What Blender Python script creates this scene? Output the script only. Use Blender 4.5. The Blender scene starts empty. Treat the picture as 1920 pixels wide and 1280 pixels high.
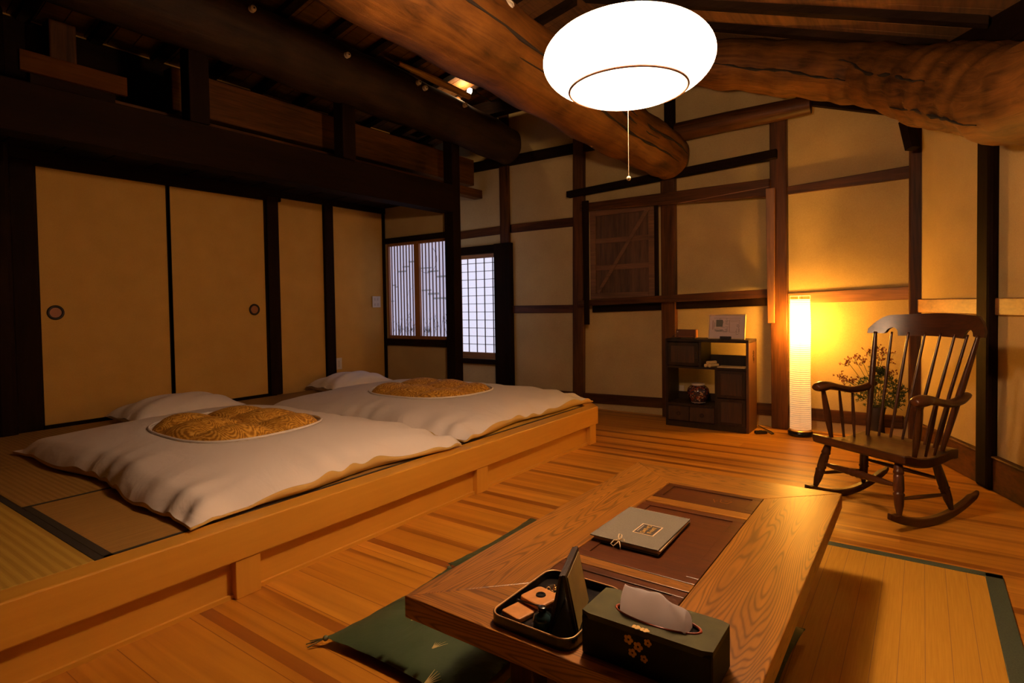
import bpy, bmesh, math, random
from mathutils import Vector, Matrix
PI = math.pi
rnd = random.Random(7)
sc = bpy.context.scene
COL = sc.collection

# ------------------------------------------------------------------ camera
f_px = 1078.99
Fv = Vector((-0.5810767, 0.81339431, -0.02719489))
Rv = Vector((0.81384267, 0.58087754, -0.01553683))
Uv = Vector((-0.00315934, 0.03116045, 0.9995094))
cam = bpy.data.cameras.new('camera')
cam.sensor_width = 36.0
cam.lens = f_px / 1920 * 36.0
cam.shift_y = -38.0 / 1920
cam.clip_start = 0.05
co = bpy.data.objects.new('camera', cam)
COL.objects.link(co)
M = Matrix((Rv, Uv, -Fv)).transposed().to_4x4()
M.translation = Vector((0, 0, 1.085))
co.matrix_world = M
sc.camera = co

# ------------------------------------------------------------------ colour management and world
sc.view_settings.view_transform = 'Standard'
sc.view_settings.look = 'None'
sc.view_settings.gamma = 1.0
sc.view_settings.use_curve_mapping = False
sc.view_settings.exposure = 0.0
w = bpy.data.worlds.new('night')
w.use_nodes = True
w.node_tree.nodes['Background'].inputs[0].default_value = (0.01, 0.01, 0.012, 1)
w.node_tree.nodes['Background'].inputs[1].default_value = 0.3
sc.world = w

# ------------------------------------------------------------------ lights of the room
def bulb(name, loc, power, col, r):
    l = bpy.data.lights.new(name, 'POINT')
    l.energy = power; l.color = col; l.shadow_soft_size = r
    o = bpy.data.objects.new(name, l); COL.objects.link(o); o.location = loc
    return o
LANTERN = Vector((-0.83, 1.87, 1.92))
FLOORLAMP = Vector((-0.805, 5.12, 0.0))
bulb('lantern_bulb', LANTERN, 172, (1.0, 0.61, 0.345), 0.07)
bulb('floor_lamp_bulb', FLOORLAMP + Vector((0, 0, 0.90)), 78, (1.0, 0.47, 0.07), 0.03)
bulb('spot_bulb', (-3.775, 4.52, 3.262), 5.0, (1.0, 0.6, 0.28), 0.02)

# ================================================================== materials
def sl(c):
    return tuple(((x/255.0/12.92) if x/255.0 <= 0.04045 else ((x/255.0+0.055)/1.055)**2.4) for x in c) + (1,)
def newmat(name):
    m = bpy.data.materials.new(name); m.use_nodes = True
    nt = m.node_tree
    return m, nt, nt.nodes['Principled BSDF']
def N(nt, t, **kw):
    n = nt.nodes.new(t)
    for k, v in kw.items(): setattr(n, k, v)
    return n
def ramp(nt, stops):
    r = N(nt, 'ShaderNodeValToRGB'); e = r.color_ramp.elements
    while len(e) > 1: e.remove(e[-1])
    e[0].position = stops[0][0]; e[0].color = stops[0][1]
    for p, c in stops[1:]:
        q = e.new(p); q.color = c
    return r
def log_mat(name, dark, light, rough=.55, k=1.0, contrast=(.28, .68), bump=.8):
    """weathered log: grain follows the length of the trunk"""
    m, nt, b = newmat(name); L = nt.links
    at = N(nt, 'ShaderNodeAttribute', attribute_name='grain'); mp = N(nt, 'ShaderNodeMapping'); mp.inputs['Scale'].default_value = (1.3*k, 15*k, 15*k)
    L.new(at.outputs['Vector'], mp.inputs['Vector'])
    n1 = N(nt, 'ShaderNodeTexNoise'); n1.inputs['Scale'].default_value = 1.0; n1.inputs['Detail'].default_value = 8; n1.inputs['Roughness'].default_value = .65; n1.inputs['Distortion'].default_value = .9
    L.new(mp.outputs[0], n1.inputs['Vector'])
    n2 = N(nt, 'ShaderNodeTexNoise'); n2.inputs['Scale'].default_value = 4.0; n2.inputs['Detail'].default_value = 3; L.new(at.outputs['Vector'], n2.inputs['Vector'])
    a = N(nt, 'ShaderNodeMath', operation='MULTIPLY_ADD'); a.inputs[1].default_value = .4; L.new(n2.outputs['Fac'], a.inputs[0])
    h = N(nt, 'ShaderNodeMath', operation='MULTIPLY'); h.inputs[1].default_value = .6; L.new(n1.outputs['Fac'], h.inputs[0]); L.new(h.outputs[0], a.inputs[2])
    r = ramp(nt, [(contrast[0], dark), (contrast[1], light)]); L.new(a.outputs[0], r.inputs['Fac']); L.new(r.outputs['Color'], b.inputs['Base Color'])
    b.inputs['Roughness'].default_value = rough; b.inputs['Specular IOR Level'].default_value = .2
    bp = N(nt, 'ShaderNodeBump'); bp.inputs['Strength'].default_value = bump; bp.inputs['Distance'].default_value = .006
    L.new(n1.outputs['Fac'], bp.inputs['Height']); L.new(bp.outputs['Normal'], b.inputs['Normal'])
    return m
def plain(name, col, rough=0.6, metal=0.0, spec=0.5, noise=0.0, nscale=30, bump=0.0):
    m, nt, b = newmat(name); L = nt.links
    b.inputs['Base Color'].default_value = col
    b.inputs['Roughness'].default_value = rough
    b.inputs['Metallic'].default_value = metal
    b.inputs['Specular IOR Level'].default_value = spec
    if noise or bump:
        tc = N(nt, 'ShaderNodeTexCoord'); nz = N(nt, 'ShaderNodeTexNoise')
        nz.inputs['Scale'].default_value = nscale; nz.inputs['Detail'].default_value = 6
        L.new(tc.outputs['Object'], nz.inputs['Vector'])
        if noise:
            r = ramp(nt, [(0.3, tuple(c*(1-noise) for c in col[:3])+(1,)), (0.7, tuple(min(1, c*(1+noise)) for c in col[:3])+(1,))])
            L.new(nz.outputs['Fac'], r.inputs['Fac']); L.new(r.outputs['Color'], b.inputs['Base Color'])
        if bump:
            bp = N(nt, 'ShaderNodeBump'); bp.inputs['Strength'].default_value = bump; bp.inputs['Distance'].default_value = 0.004
            L.new(nz.outputs['Fac'], bp.inputs['Height']); L.new(bp.outputs['Normal'], b.inputs['Normal'])
    return m
def wood(name, dark, light, axis='X', scale=1.0, rough=0.45, contrast=(0.35, 0.65), rings=0.0, bump=0.15, spec=0.5, coat=0.0):
    """streaky grain running along one axis of the object; rings adds bold cathedral figure"""
    m, nt, b = newmat(name); L = nt.links
    tc = N(nt, 'ShaderNodeTexCoord'); mp = N(nt, 'ShaderNodeMapping')
    s = {'X': (0.9, 14, 14), 'Y': (14, 0.9, 14), 'Z': (14, 14, 0.9)}[axis]
    mp.inputs['Scale'].default_value = tuple(v*scale for v in s)
    L.new(tc.outputs['Object'], mp.inputs['Vector'])
    n1 = N(nt, 'ShaderNodeTexNoise'); n1.inputs['Scale'].default_value = 1.0; n1.inputs['Detail'].default_value = 7
    n1.inputs['Roughness'].default_value = 0.62; n1.inputs['Distortion'].default_value = 0.6
    L.new(mp.outputs['Vector'], n1.inputs['Vector'])
    n2 = N(nt, 'ShaderNodeTexNoise'); n2.inputs['Scale'].default_value = 7.0; n2.inputs['Detail'].default_value = 3
    L.new(mp.outputs['Vector'], n2.inputs['Vector'])
    mix = N(nt, 'ShaderNodeMath', operation='MULTIPLY_ADD'); mix.inputs[1].default_value = 0.35
    L.new(n2.outputs['Fac'], mix.inputs[0])
    sub = N(nt, 'ShaderNodeMath', operation='MULTIPLY'); sub.inputs[1].default_value = 0.65
    L.new(n1.outputs['Fac'], sub.inputs[0]); L.new(sub.outputs[0], mix.inputs[2])
    out = mix
    r = ramp(nt, [(contrast[0], dark), (contrast[1], light)])
    L.new(out.outputs[0], r.inputs['Fac'])
    colour = r.outputs['Color']
    if rings:
        mp2 = N(nt, 'ShaderNodeMapping')
        s2 = {'X': (0.55, 6.5, 6.5), 'Y': (6.5, 0.55, 6.5), 'Z': (6.5, 6.5, 0.55)}[axis]
        mp2.inputs['Scale'].default_value = s2
        L.new(tc.outputs['Object'], mp2.inputs['Vector'])
        n3 = N(nt, 'ShaderNodeTexNoise'); n3.inputs['Scale'].default_value = 1.0; n3.inputs['Detail'].default_value = 2.5; n3.inputs['Roughness'].default_value = .42
        L.new(mp2.outputs['Vector'], n3.inputs['Vector'])
        mu = N(nt, 'ShaderNodeMath', operation='MULTIPLY'); mu.inputs[1].default_value = 420.0
        L.new(n3.outputs['Fac'], mu.inputs[0])
        si = N(nt, 'ShaderNodeMath', operation='SINE'); L.new(mu.outputs[0], si.inputs[0])
        ha = N(nt, 'ShaderNodeMath', operation='MULTIPLY_ADD'); ha.inputs[1].default_value = .5; ha.inputs[2].default_value = .5; L.new(si.outputs[0], ha.inputs[0])
        pw = N(nt, 'ShaderNodeMath', operation='POWER'); pw.inputs[1].default_value = 3.0; L.new(ha.outputs[0], pw.inputs[0])
        mk = N(nt, 'ShaderNodeMath', operation='MULTIPLY'); mk.inputs[1].default_value = rings; L.new(pw.outputs[0], mk.inputs[0])
        mm = N(nt, 'ShaderNodeMix', data_type='RGBA'); L.new(mk.outputs[0], mm.inputs[0]); L.new(r.outputs['Color'], mm.inputs[6]); mm.inputs[7].default_value = dark
        colour = mm.outputs[2]
    L.new(colour, b.inputs['Base Color'])
    b.inputs['Roughness'].default_value = rough
    b.inputs['Specular IOR Level'].default_value = spec
    b.inputs['Coat Weight'].default_value = coat; b.inputs['Coat Roughness'].default_value = 0.25
    bp = N(nt, 'ShaderNodeBump'); bp.inputs['Strength'].default_value = bump; bp.inputs['Distance'].default_value = 0.003
    L.new(out.outputs[0], bp.inputs['Height']); L.new(bp.outputs['Normal'], b.inputs['Normal'])
    return m
def emit(name, col, strength):
    m, nt, b = newmat(name)
    b.inputs['Base Color'].default_value = (col[0]*.8, col[1]*.8, col[2]*.8, 1)
    b.inputs['Roughness'].default_value = 0.9
    b.inputs['Emission Color'].default_value = col
    b.inputs['Emission Strength'].default_value = strength
    return m
def shade_mat(name, col, trans, em, ribs=0.0):
    """thin paper or fabric: lets some light straight through, scatters the rest"""
    m = bpy.data.materials.new(name); m.use_nodes = True; nt = m.node_tree; L = nt.links
    nt.nodes.remove(nt.nodes['Principled BSDF']); out = nt.nodes['Material Output']
    tr = N(nt, 'ShaderNodeBsdfTransparent'); tl = N(nt, 'ShaderNodeBsdfTranslucent'); df = N(nt, 'ShaderNodeBsdfDiffuse')
    for x in (tl, df): x.inputs['Color'].default_value = col
    m1 = N(nt, 'ShaderNodeMixShader'); m1.inputs[0].default_value = 0.35
    L.new(tl.outputs[0], m1.inputs[1]); L.new(df.outputs[0], m1.inputs[2])
    m2 = N(nt, 'ShaderNodeMixShader'); m2.inputs[0].default_value = trans
    L.new(m1.outputs[0], m2.inputs[1]); L.new(tr.outputs[0], m2.inputs[2])
    e = N(nt, 'ShaderNodeEmission'); e.inputs[0].default_value = (1, .74, .42, 1); e.inputs[1].default_value = em
    ad = N(nt, 'ShaderNodeAddShader'); L.new(m2.outputs[0], ad.inputs[0]); L.new(e.outputs[0], ad.inputs[1])
    L.new(ad.outputs[0], out.inputs['Surface'])
    return m

def plaster(name, c1, c2, sc1=3.0, grain=0.12):
    m, nt, b = newmat(name); L = nt.links
    tc = N(nt, 'ShaderNodeTexCoord')
    n1 = N(nt, 'ShaderNodeTexNoise'); n1.inputs['Scale'].default_value = sc1; n1.inputs['Detail'].default_value = 4
    n2 = N(nt, 'ShaderNodeTexNoise'); n2.inputs['Scale'].default_value = 160; n2.inputs['Detail'].default_value = 3
    for n in (n1, n2): L.new(tc.outputs['Object'], n.inputs['Vector'])
    a = N(nt, 'ShaderNodeMath', operation='MULTIPLY_ADD'); a.inputs[1].default_value = 0.45
    h = N(nt, 'ShaderNodeMath', operation='MULTIPLY'); h.inputs[1].default_value = 0.55
    L.new(n1.outputs['Fac'], h.inputs[0]); L.new(n2.outputs['Fac'], a.inputs[0]); L.new(h.outputs[0], a.inputs[2])
    r = ramp(nt, [(0.36, c1), (0.62, c2)])
    L.new(a.outputs[0], r.inputs['Fac']); L.new(r.outputs['Color'], b.inputs['Base Color'])
    b.inputs['Roughness'].default_value = 0.95; b.inputs['Specular IOR Level'].default_value = 0.15
    bp = N(nt, 'ShaderNodeBump'); bp.inputs['Strength'].default_value = grain; bp.inputs['Distance'].default_value = 0.002
    L.new(n2.outputs['Fac'], bp.inputs['Height']); L.new(bp.outputs['Normal'], b.inputs['Normal'])
    return m

def floor_mat():
    m, nt, b = newmat('floor_planks'); L = nt.links
    tc = N(nt, 'ShaderNodeTexCoord'); sp = N(nt, 'ShaderNodeSeparateXYZ'); L.new(tc.outputs['Object'], sp.inputs[0])
    SC = 6.5
    v = N(nt, 'ShaderNodeTexVoronoi', voronoi_dimensions='1D'); v.inputs['Scale'].default_value = SC; v.inputs['Randomness'].default_value = 1.0
    L.new(sp.outputs['Y'], v.inputs['W'])
    sc1 = N(nt, 'ShaderNodeSeparateColor'); L.new(v.outputs['Color'], sc1.inputs[0])
    xm = N(nt, 'ShaderNodeMath', operation='MULTIPLY_ADD'); xm.inputs[1].default_value = 0.27
    L.new(sp.outputs['X'], xm.inputs[0])
    off = N(nt, 'ShaderNodeMath', operation='MULTIPLY'); off.inputs[1].default_value = 9.0
    L.new(sc1.outputs[0], off.inputs[0]); L.new(off.outputs[0], xm.inputs[2])
    fl = N(nt, 'ShaderNodeMath', operation='FLOOR'); L.new(xm.outputs[0], fl.inputs[0])
    cb = N(nt, 'ShaderNodeCombineXYZ'); L.new(sc1.outputs[1], cb.inputs[0]); L.new(fl.outputs[0], cb.inputs[1])
    wn = N(nt, 'ShaderNodeTexWhiteNoise', noise_dimensions='3D'); L.new(cb.outputs[0], wn.inputs['Vector'])
    r = ramp(nt, [(0.0, (0.47, 0.195, 0.018, 1)), (0.5, (0.56, 0.245, 0.025, 1)), (1.0, (0.66, 0.31, 0.04, 1))])
    L.new(wn.outputs['Value'], r.inputs['Fac'])
    # narrow dark heartwood strips
    v2 = N(nt, 'ShaderNodeTexVoronoi', voronoi_dimensions='1D', feature='DISTANCE_TO_EDGE'); v2.inputs['Scale'].default_value = 5.2; v2.inputs['Randomness'].default_value = 1.0
    ya = N(nt, 'ShaderNodeMath', operation='ADD'); ya.inputs[1].default_value = 3.37; L.new(sp.outputs['Y'], ya.inputs[0]); 
    nw = N(nt, 'ShaderNodeTexNoise'); nw.inputs['Scale'].default_value = 1.0; nw.inputs['Detail'].default_value = 0; mw = N(nt, 'ShaderNodeMapping'); mw.inputs['Scale'].default_value = (0.35, 4.5, 1); L.new(tc.outputs['Object'], mw.inputs['Vector']); L.new(mw.outputs[0], nw.inputs['Vector'])
    L.new(ya.outputs[0], v2.inputs['W'])
    lt = N(nt, 'ShaderNodeMath', operation='LESS_THAN'); lt.inputs[1].default_value = 0.12; L.new(v2.outputs['Distance'], lt.inputs[0])
    fd = ramp(nt, [(0.30, (1, 1, 1, 1)), (0.50, (0.75, 0.75, 0.75, 1)), (0.55, (0.12, 0.12, 0.12, 1)), (.62, (0, 0, 0, 1))]); L.new(nw.outputs['Fac'], fd.inputs['Fac'])
    ds = N(nt, 'ShaderNodeMath', operation='MULTIPLY'); L.new(lt.outputs[0], ds.inputs[0]); L.new(fd.outputs['Color'], ds.inputs[1])
    dk = N(nt, 'ShaderNodeMix', data_type='RGBA'); L.new(ds.outputs[0], dk.inputs[0]); L.new(r.outputs['Color'], dk.inputs[6]); dk.inputs[7].default_value = (0.25, 0.075, 0.009, 1)
    mp = N(nt, 'ShaderNodeMapping'); mp.inputs['Scale'].default_value = (1.2, 24, 24); L.new(tc.outputs['Object'], mp.inputs['Vector'])
    nz = N(nt, 'ShaderNodeTexNoise'); nz.inputs['Scale'].default_value = 1.0; nz.inputs['Detail'].default_value = 6; nz.inputs['Distortion'].default_value = .5
    L.new(mp.outputs[0], nz.inputs['Vector'])
    gr = ramp(nt, [(0.3, (0.74, 0.68, 0.6, 1)), (0.7, (1.05, 1.05, 1.0, 1))]); L.new(nz.outputs['Fac'], gr.inputs['Fac'])
    mx = N(nt, 'ShaderNodeMix', data_type='RGBA', blend_type='MULTIPLY'); mx.inputs[0].default_value = 1.0
    L.new(dk.outputs[2], mx.inputs[6]); L.new(gr.outputs['Color'], mx.inputs[7])
    ve = N(nt, 'ShaderNodeTexVoronoi', voronoi_dimensions='1D', feature='DISTANCE_TO_EDGE'); ve.inputs['Scale'].default_value = SC; ve.inputs['Randomness'].default_value = 1.0
    L.new(sp.outputs['Y'], ve.inputs['W'])
    gp = N(nt, 'ShaderNodeMath', operation='LESS_THAN'); gp.inputs[1].default_value = 0.009; L.new(ve.outputs['Distance'], gp.inputs[0])
    mx2 = N(nt, 'ShaderNodeMix', data_type='RGBA', blend_type='MIX'); L.new(gp.outputs[0], mx2.inputs[0])
    L.new(mx.outputs[2], mx2.inputs[6]); mx2.inputs[7].default_value = (0.24, 0.075, 0.01, 1)
    L.new(mx2.outputs[2], b.inputs['Base Color'])
    b.inputs['Roughness'].default_value = 0.38; b.inputs['Specular IOR Level'].default_value = 0.35
    bp = N(nt, 'ShaderNodeBump'); bp.inputs['Strength'].default_value = .06; L.new(nz.outputs['Fac'], bp.inputs['Height']); L.new(bp.outputs['Normal'], b.inputs['Normal'])
    return m

def tatami_mat(name, axis, c1, c2, rib=0.0, freq=0.0):
    """woven rush: fine ribs across the mat"""
    m, nt, b = newmat(name); L = nt.links
    tc = N(nt, 'ShaderNodeTexCoord'); sp = N(nt, 'ShaderNodeSeparateXYZ'); L.new(tc.outputs['Object'], sp.inputs[0])
    src = sp.outputs['Y' if axis == 'X' else 'X']
    k = N(nt, 'ShaderNodeMath', operation='MULTIPLY'); k.inputs[1].default_value = freq; L.new(src, k.inputs[0])
    si = N(nt, 'ShaderNodeMath', operation='SINE'); L.new(k.outputs[0], si.inputs[0])
    mp = N(nt, 'ShaderNodeMapping'); mp.inputs['Scale'].default_value = (6, 220, 6) if axis == 'X' else (220, 6, 6); L.new(tc.outputs['Object'], mp.inputs['Vector'])
    nz = N(nt, 'ShaderNodeTexNoise'); nz.inputs['Scale'].default_value = 1; nz.inputs['Detail'].default_value = 3; L.new(mp.outputs[0], nz.inputs['Vector'])
    a = N(nt, 'ShaderNodeMath', operation='MULTIPLY_ADD'); a.inputs[1].default_value = rib; L.new(si.outputs[0], a.inputs[0]); L.new(nz.outputs['Fac'], a.inputs[2])
    r = ramp(nt, [(0.25, c1), (0.75, c2)]); L.new(a.outputs[0], r.inputs['Fac']); L.new(r.outputs['Color'], b.inputs['Base Color'])
    b.inputs['Roughness'].default_value = 0.7; b.inputs['Specular IOR Level'].default_value = 0.25
    bp = N(nt, 'ShaderNodeBump'); bp.inputs['Strength'].default_value = 0.3; bp.inputs['Distance'].default_value = 0.002
    L.new(a.outputs[0], bp.inputs['Height']); L.new(bp.outputs['Normal'], b.inputs['Normal'])
    return m

def cloth_mat(name, col, rough=0.9, fold=0.0, spec=0.2):
    m, nt, b = newmat(name); L = nt.links
    b.inputs['Base Color'].default_value = col; b.inputs['Roughness'].default_value = rough
    b.inputs['Specular IOR Level'].default_value = spec; b.inputs['Sheen Weight'].default_value = 0.05
    tc = N(nt, 'ShaderNodeTexCoord'); n1 = N(nt, 'ShaderNodeTexNoise'); n1.inputs['Scale'].default_value = 3.5; n1.inputs['Detail'].default_value = 5; n1.inputs['Distortion'].default_value = 1.2
    L.new(tc.outputs['Object'], n1.inputs['Vector'])
    bp = N(nt, 'ShaderNodeBump'); bp.inputs['Strength'].default_value = fold; bp.inputs['Distance'].default_value = 0.02
    L.new(n1.outputs['Fac'], bp.inputs['Height']); L.new(bp.outputs['Normal'], b.inputs['Normal'])
    return m

def brocade_mat():
    m, nt, b = newmat('gold_brocade'); L = nt.links
    tc = N(nt, 'ShaderNodeTexCoord')
    n0 = N(nt, 'ShaderNodeTexNoise'); n0.inputs['Scale'].default_value = 5; n0.inputs['Detail'].default_value = 2; L.new(tc.outputs['Object'], n0.inputs['Vector'])
    v = N(nt, 'ShaderNodeTexVoronoi'); v.inputs['Scale'].default_value = 4.5; mpv = N(nt, 'ShaderNodeMapping'); mpv.inputs['Scale'].default_value = (1.0, 2.6, 1.0); mpv.inputs['Rotation'].default_value = (0, 0, .7); L.new(tc.outputs['Object'], mpv.inputs['Vector']); L.new(mpv.outputs[0], v.inputs['Vector'])
    k = N(nt, 'ShaderNodeMath', operation='MULTIPLY'); k.inputs[1].default_value = 75; L.new(v.outputs['Distance'], k.inputs[0])
    si = N(nt, 'ShaderNodeMath', operation='SINE'); L.new(k.outputs[0], si.inputs[0])
    n1 = N(nt, 'ShaderNodeTexNoise'); n1.inputs['Scale'].default_value = 55; n1.inputs['Detail'].default_value = 2; L.new(tc.outputs['Object'], n1.inputs['Vector'])
    a = N(nt, 'ShaderNodeMath', operation='MULTIPLY_ADD'); a.inputs[1].default_value = 0.19; L.new(si.outputs[0], a.inputs[0]); L.new(n1.outputs['Fac'], a.inputs[2])
    r = ramp(nt, [(0.30, (0.34, 0.15, 0.015, 1)), (0.42, (0.52, 0.25, 0.03, 1)), (0.6, (0.72, 0.38, 0.05, 1)), (0.8, (0.82, 0.52, 0.12, 1))])
    L.new(a.outputs[0], r.inputs['Fac']); L.new(r.outputs['Color'], b.inputs['Base Color'])
    b.inputs['Roughness'].default_value = 0.7; b.inputs['Specular IOR Level'].default_value = 0.2
    return m

MAT = {}
MAT['plaster'] = plaster('wall_plaster', (0.44, 0.325, 0.14, 1), (0.53, 0.40, 0.18, 1))
MAT['fusuma'] = plaster('fusuma_paper', (0.50, 0.30, 0.075, 1), (0.56, 0.34, 0.09, 1), 5.0, 0.05)
MAT['floor'] = floor_mat()
for a in 'XYZ':
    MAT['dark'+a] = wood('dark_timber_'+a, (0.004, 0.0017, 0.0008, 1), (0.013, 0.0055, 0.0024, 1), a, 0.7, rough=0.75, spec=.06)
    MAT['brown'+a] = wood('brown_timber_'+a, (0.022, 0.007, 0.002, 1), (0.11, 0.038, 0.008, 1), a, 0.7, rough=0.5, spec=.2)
    MAT['honey'+a] = wood('honey_timber_'+a, (0.56, 0.265, 0.025, 1), (0.70, 0.36, 0.045, 1), a, 0.55, rough=0.42, contrast=(0.2, 0.8), bump=.04)
    MAT['oak'+a] = wood('table_oak_'+a, (0.075, 0.024, 0.003, 1), (0.37, 0.150, 0.015, 1), a, 0.9, rough=0.36, contrast=(0.16, 0.60), rings=0.75, bump=.08)
    MAT['walnut'+a] = wood('table_dark_'+a, (0.024, 0.006, 0.0015, 1), (0.115, 0.031, 0.0045, 1), a, 1.1, rough=0.34, rings=0.4, contrast=(.25,.7))
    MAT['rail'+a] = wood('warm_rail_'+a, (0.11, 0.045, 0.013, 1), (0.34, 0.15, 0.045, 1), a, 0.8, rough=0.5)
    MAT['rocker'+a] = wood('rocker_wood_'+a, (0.020, 0.006, 0.002, 1), (0.085, 0.024, 0.006, 1), a, 1.2, rough=0.30, bump=.03)
MAT['brownlight'] = wood('short_board_wood', (0.035, 0.011, 0.002, 1), (0.075, 0.025, 0.005, 1), 'Y', 0.8, rough=0.85, spec=.06)
MAT['batten'] = wood('shutter_batten', (0.075, 0.034, 0.014, 1), (0.20, 0.092, 0.036, 1), 'X', 0.9, rough=0.7, bump=.3)  # paler than the boards: shading of the relief put into the colour
MAT['rimlight'] = wood('rim_light_wood', (0.25, 0.12, 0.035, 1), (0.55, 0.32, 0.11, 1), 'Y', 0.9, rough=0.6)  # pale tone stands in for the spotlit rim of the log
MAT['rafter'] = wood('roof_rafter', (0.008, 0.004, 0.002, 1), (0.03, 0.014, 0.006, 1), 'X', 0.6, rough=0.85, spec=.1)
MAT['roofboard'] = wood('roof_board', (0.09, 0.038, 0.008, 1), (0.24, 0.10, 0.02, 1), 'Y', 0.6, rough=0.8)
MAT['log'] = log_mat('log_wood', (0.03, 0.009, 0.002, 1), (0.185, 0.072, 0.011, 1), .55, contrast=(.33, .62))
MAT['logx'] = log_mat('log_wood_cross', (0.025, 0.009, 0.002, 1), (0.20, 0.078, 0.013, 1), .6, 1.3, (.35, .64), 1.0)
MAT['logdark'] = log_mat('log_wood_dark', (0.006, 0.0026, 0.001, 1), (0.03, 0.012, 0.004, 1), .7)  # darker tone than the other two logs
MAT['crack'] = plain('crack_shadow_wood', (0.012, 0.006, 0.003, 1), 0.9)
MAT['shutter'] = wood('shutter_boards', (0.03, 0.013, 0.006, 1), (0.12, 0.055, 0.024, 1), 'Z', 1.0, rough=0.7, bump=.4)  # darker than the battens, in place of the shadows they would cast
MAT['cabinet'] = wood('cabinet_wood', (0.006, 0.003, 0.0015, 1), (0.028, 0.011, 0.004, 1), 'Z', 0.8, rough=0.5, spec=.3)
MAT['cabdoor'] = wood('cabinet_panel', (0.012, 0.005, 0.002, 1), (0.06, 0.022, 0.006, 1), 'Z', 1.6, rough=0.5, rings=.2)
MAT['cablit'] = wood('cabinet_lit_side', (0.035, 0.013, 0.003, 1), (0.11, 0.04, 0.009, 1), 'Z', 0.8, rough=0.45)  # cabinet wood made paler: lamplight put into the side's colour
MAT['tatamiX'] = tatami_mat('tatami_weave_x', 'X', (0.42, 0.25, 0.035, 1), (0.54, 0.34, 0.055, 1), 0.32, 210.0)
MAT['tatamiY'] = tatami_mat('tatami_weave_y', 'Y', (0.27, 0.145, 0.032, 1), (0.36, 0.20, 0.05, 1), 0.04, 300.0)
MAT['tatamiW'] = tatami_mat('tatami_weave_w', 'X', (0.27, 0.15, 0.035, 1), (0.37, 0.21, 0.055, 1), 0.22, 260.0)
MAT['heri'] = plain('mat_edging', (0.022, 0.014, 0.008, 1), 0.8)
MAT['duvet'] = cloth_mat('duvet_cover', (0.87, 0.81, 0.77, 1), fold=0.5)
MAT['lining'] = cloth_mat('futon_lining', (0.74, 0.52, 0.17, 1), fold=0.3)
MAT['brocade'] = brocade_mat()
MAT['green'] = cloth_mat('green_cushion', (0.030, 0.050, 0.018, 1), 0.6, 0.5, 0.3)
MAT['needle'] = plain('embroidered_thread', (0.55, 0.42, 0.16, 1), 0.6)
MAT['tassel'] = plain('grey_green_tassel', (0.12, 0.13, 0.07, 1), 0.8)
MAT['rug'] = tatami_mat('straw_rug', 'Y', (0.54, 0.27, 0.022, 1), (0.64, 0.34, 0.035, 1), 0.02, 400)
MAT['rugedge'] = plain('green_rug_border', (0.045, 0.06, 0.032, 1), 0.8, noise=.3, nscale=200)
MAT['rugseam'] = plain('rug_seam', (0.34, 0.17, 0.035, 1), 0.8)
MAT['paper'] = emit('window_paper', (0.70, 0.70, 0.86, 1), 1.0)
MAT['paper2'] = emit('lattice_paper', (0.47, 0.45, 0.62, 1), 1.0)
MAT['ink'] = plain('ink_lines', (0.05, 0.05, 0.06, 1), 0.9)
MAT['haze'] = emit('grey_cloud_paper', (0.24, 0.25, 0.33, 1), 0.75)
MAT['kumiko'] = plain('thin_lattice_wood', (0.09, 0.06, 0.05, 1), 0.7)
MAT['slat'] = plain('brown_lattice_slat', (0.17, 0.08, 0.035, 1), 0.6)
MAT['orangeframe'] = wood('orange_frame', (0.25, 0.10, 0.03, 1), (0.42, 0.18, 0.06, 1), 'Z', 1, rough=.5)
MAT['lampshade'] = shade_mat('lantern_fabric', (0.93, 0.90, 0.86, 1), 0.34, 0.75)
MAT['lampopen'] = shade_mat('lantern_diffuser', (0.94, 0.92, 0.90, 1), 0.40, 0.75)
MAT['paperlamp'] = shade_mat('paper_lamp_shade', (0.95, 0.86, 0.70, 1), 0.19, 0.16)
MAT['hoop'] = plain('copper_wire_hoop', (0.10, 0.035, 0.01, 1), 0.6, 0.0)
MAT['white'] = plain('white_plastic', (0.62, 0.56, 0.46, 1), 0.5)
MAT['cord'] = plain('pale_cord', (0.75, 0.62, 0.42, 1), 0.7)
MAT['black'] = plain('black_lacquer', (0.012, 0.01, 0.01, 1), 0.22)
MAT['blackmatte'] = plain('black_rubber', (0.015, 0.013, 0.012, 1), 0.6)
MAT['brass'] = plain('brass', (0.62, 0.36, 0.12, 1), 0.3, 0.9)
MAT['copper'] = plain('pale_copper', (0.24, 0.09, 0.04, 1), 0.5, 0.3)
MAT['gold'] = plain('gold_rim', (0.75, 0.48, 0.22, 1), 0.35, 0.6)
MAT['iron'] = plain('dark_iron', (0.03, 0.022, 0.018, 1), 0.45, 0.6)
MAT['leather'] = plain('tan_leather', (0.58, 0.24, 0.05, 1), 0.5, noise=.12, nscale=60)
MAT['greenleather'] = plain('green_leather', (0.052, 0.049, 0.011, 1), 0.7, spec=.25, noise=.25, nscale=18, bump=.25)
MAT['boxside'] = plain('black_box_side', (0.010, 0.009, 0.004, 1), 0.65, spec=.2)
MAT['redrim'] = plain('red_lacquer_rim', (0.30, 0.055, 0.02, 1), 0.35)
MAT['tissue'] = shade_mat('tissue_paper', (0.92, 0.88, 0.90, 1), 0.0, 0.0)
MAT['bookcover'] = plain('grey_blue_cover', (0.125, 0.112, 0.085, 1), 0.85, noise=.12, nscale=260, bump=.15)
MAT['pages'] = plain('book_pages', (0.62, 0.45, 0.26, 1), 0.8)
MAT['label'] = plain('black_label', (0.03, 0.022, 0.016, 1), 0.6)
MAT['labelrim'] = plain('cream_label_rim', (0.72, 0.55, 0.33, 1), 0.6)
MAT['labelgold'] = plain('gold_lettering', (0.72, 0.45, 0.10, 1), 0.5)
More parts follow.
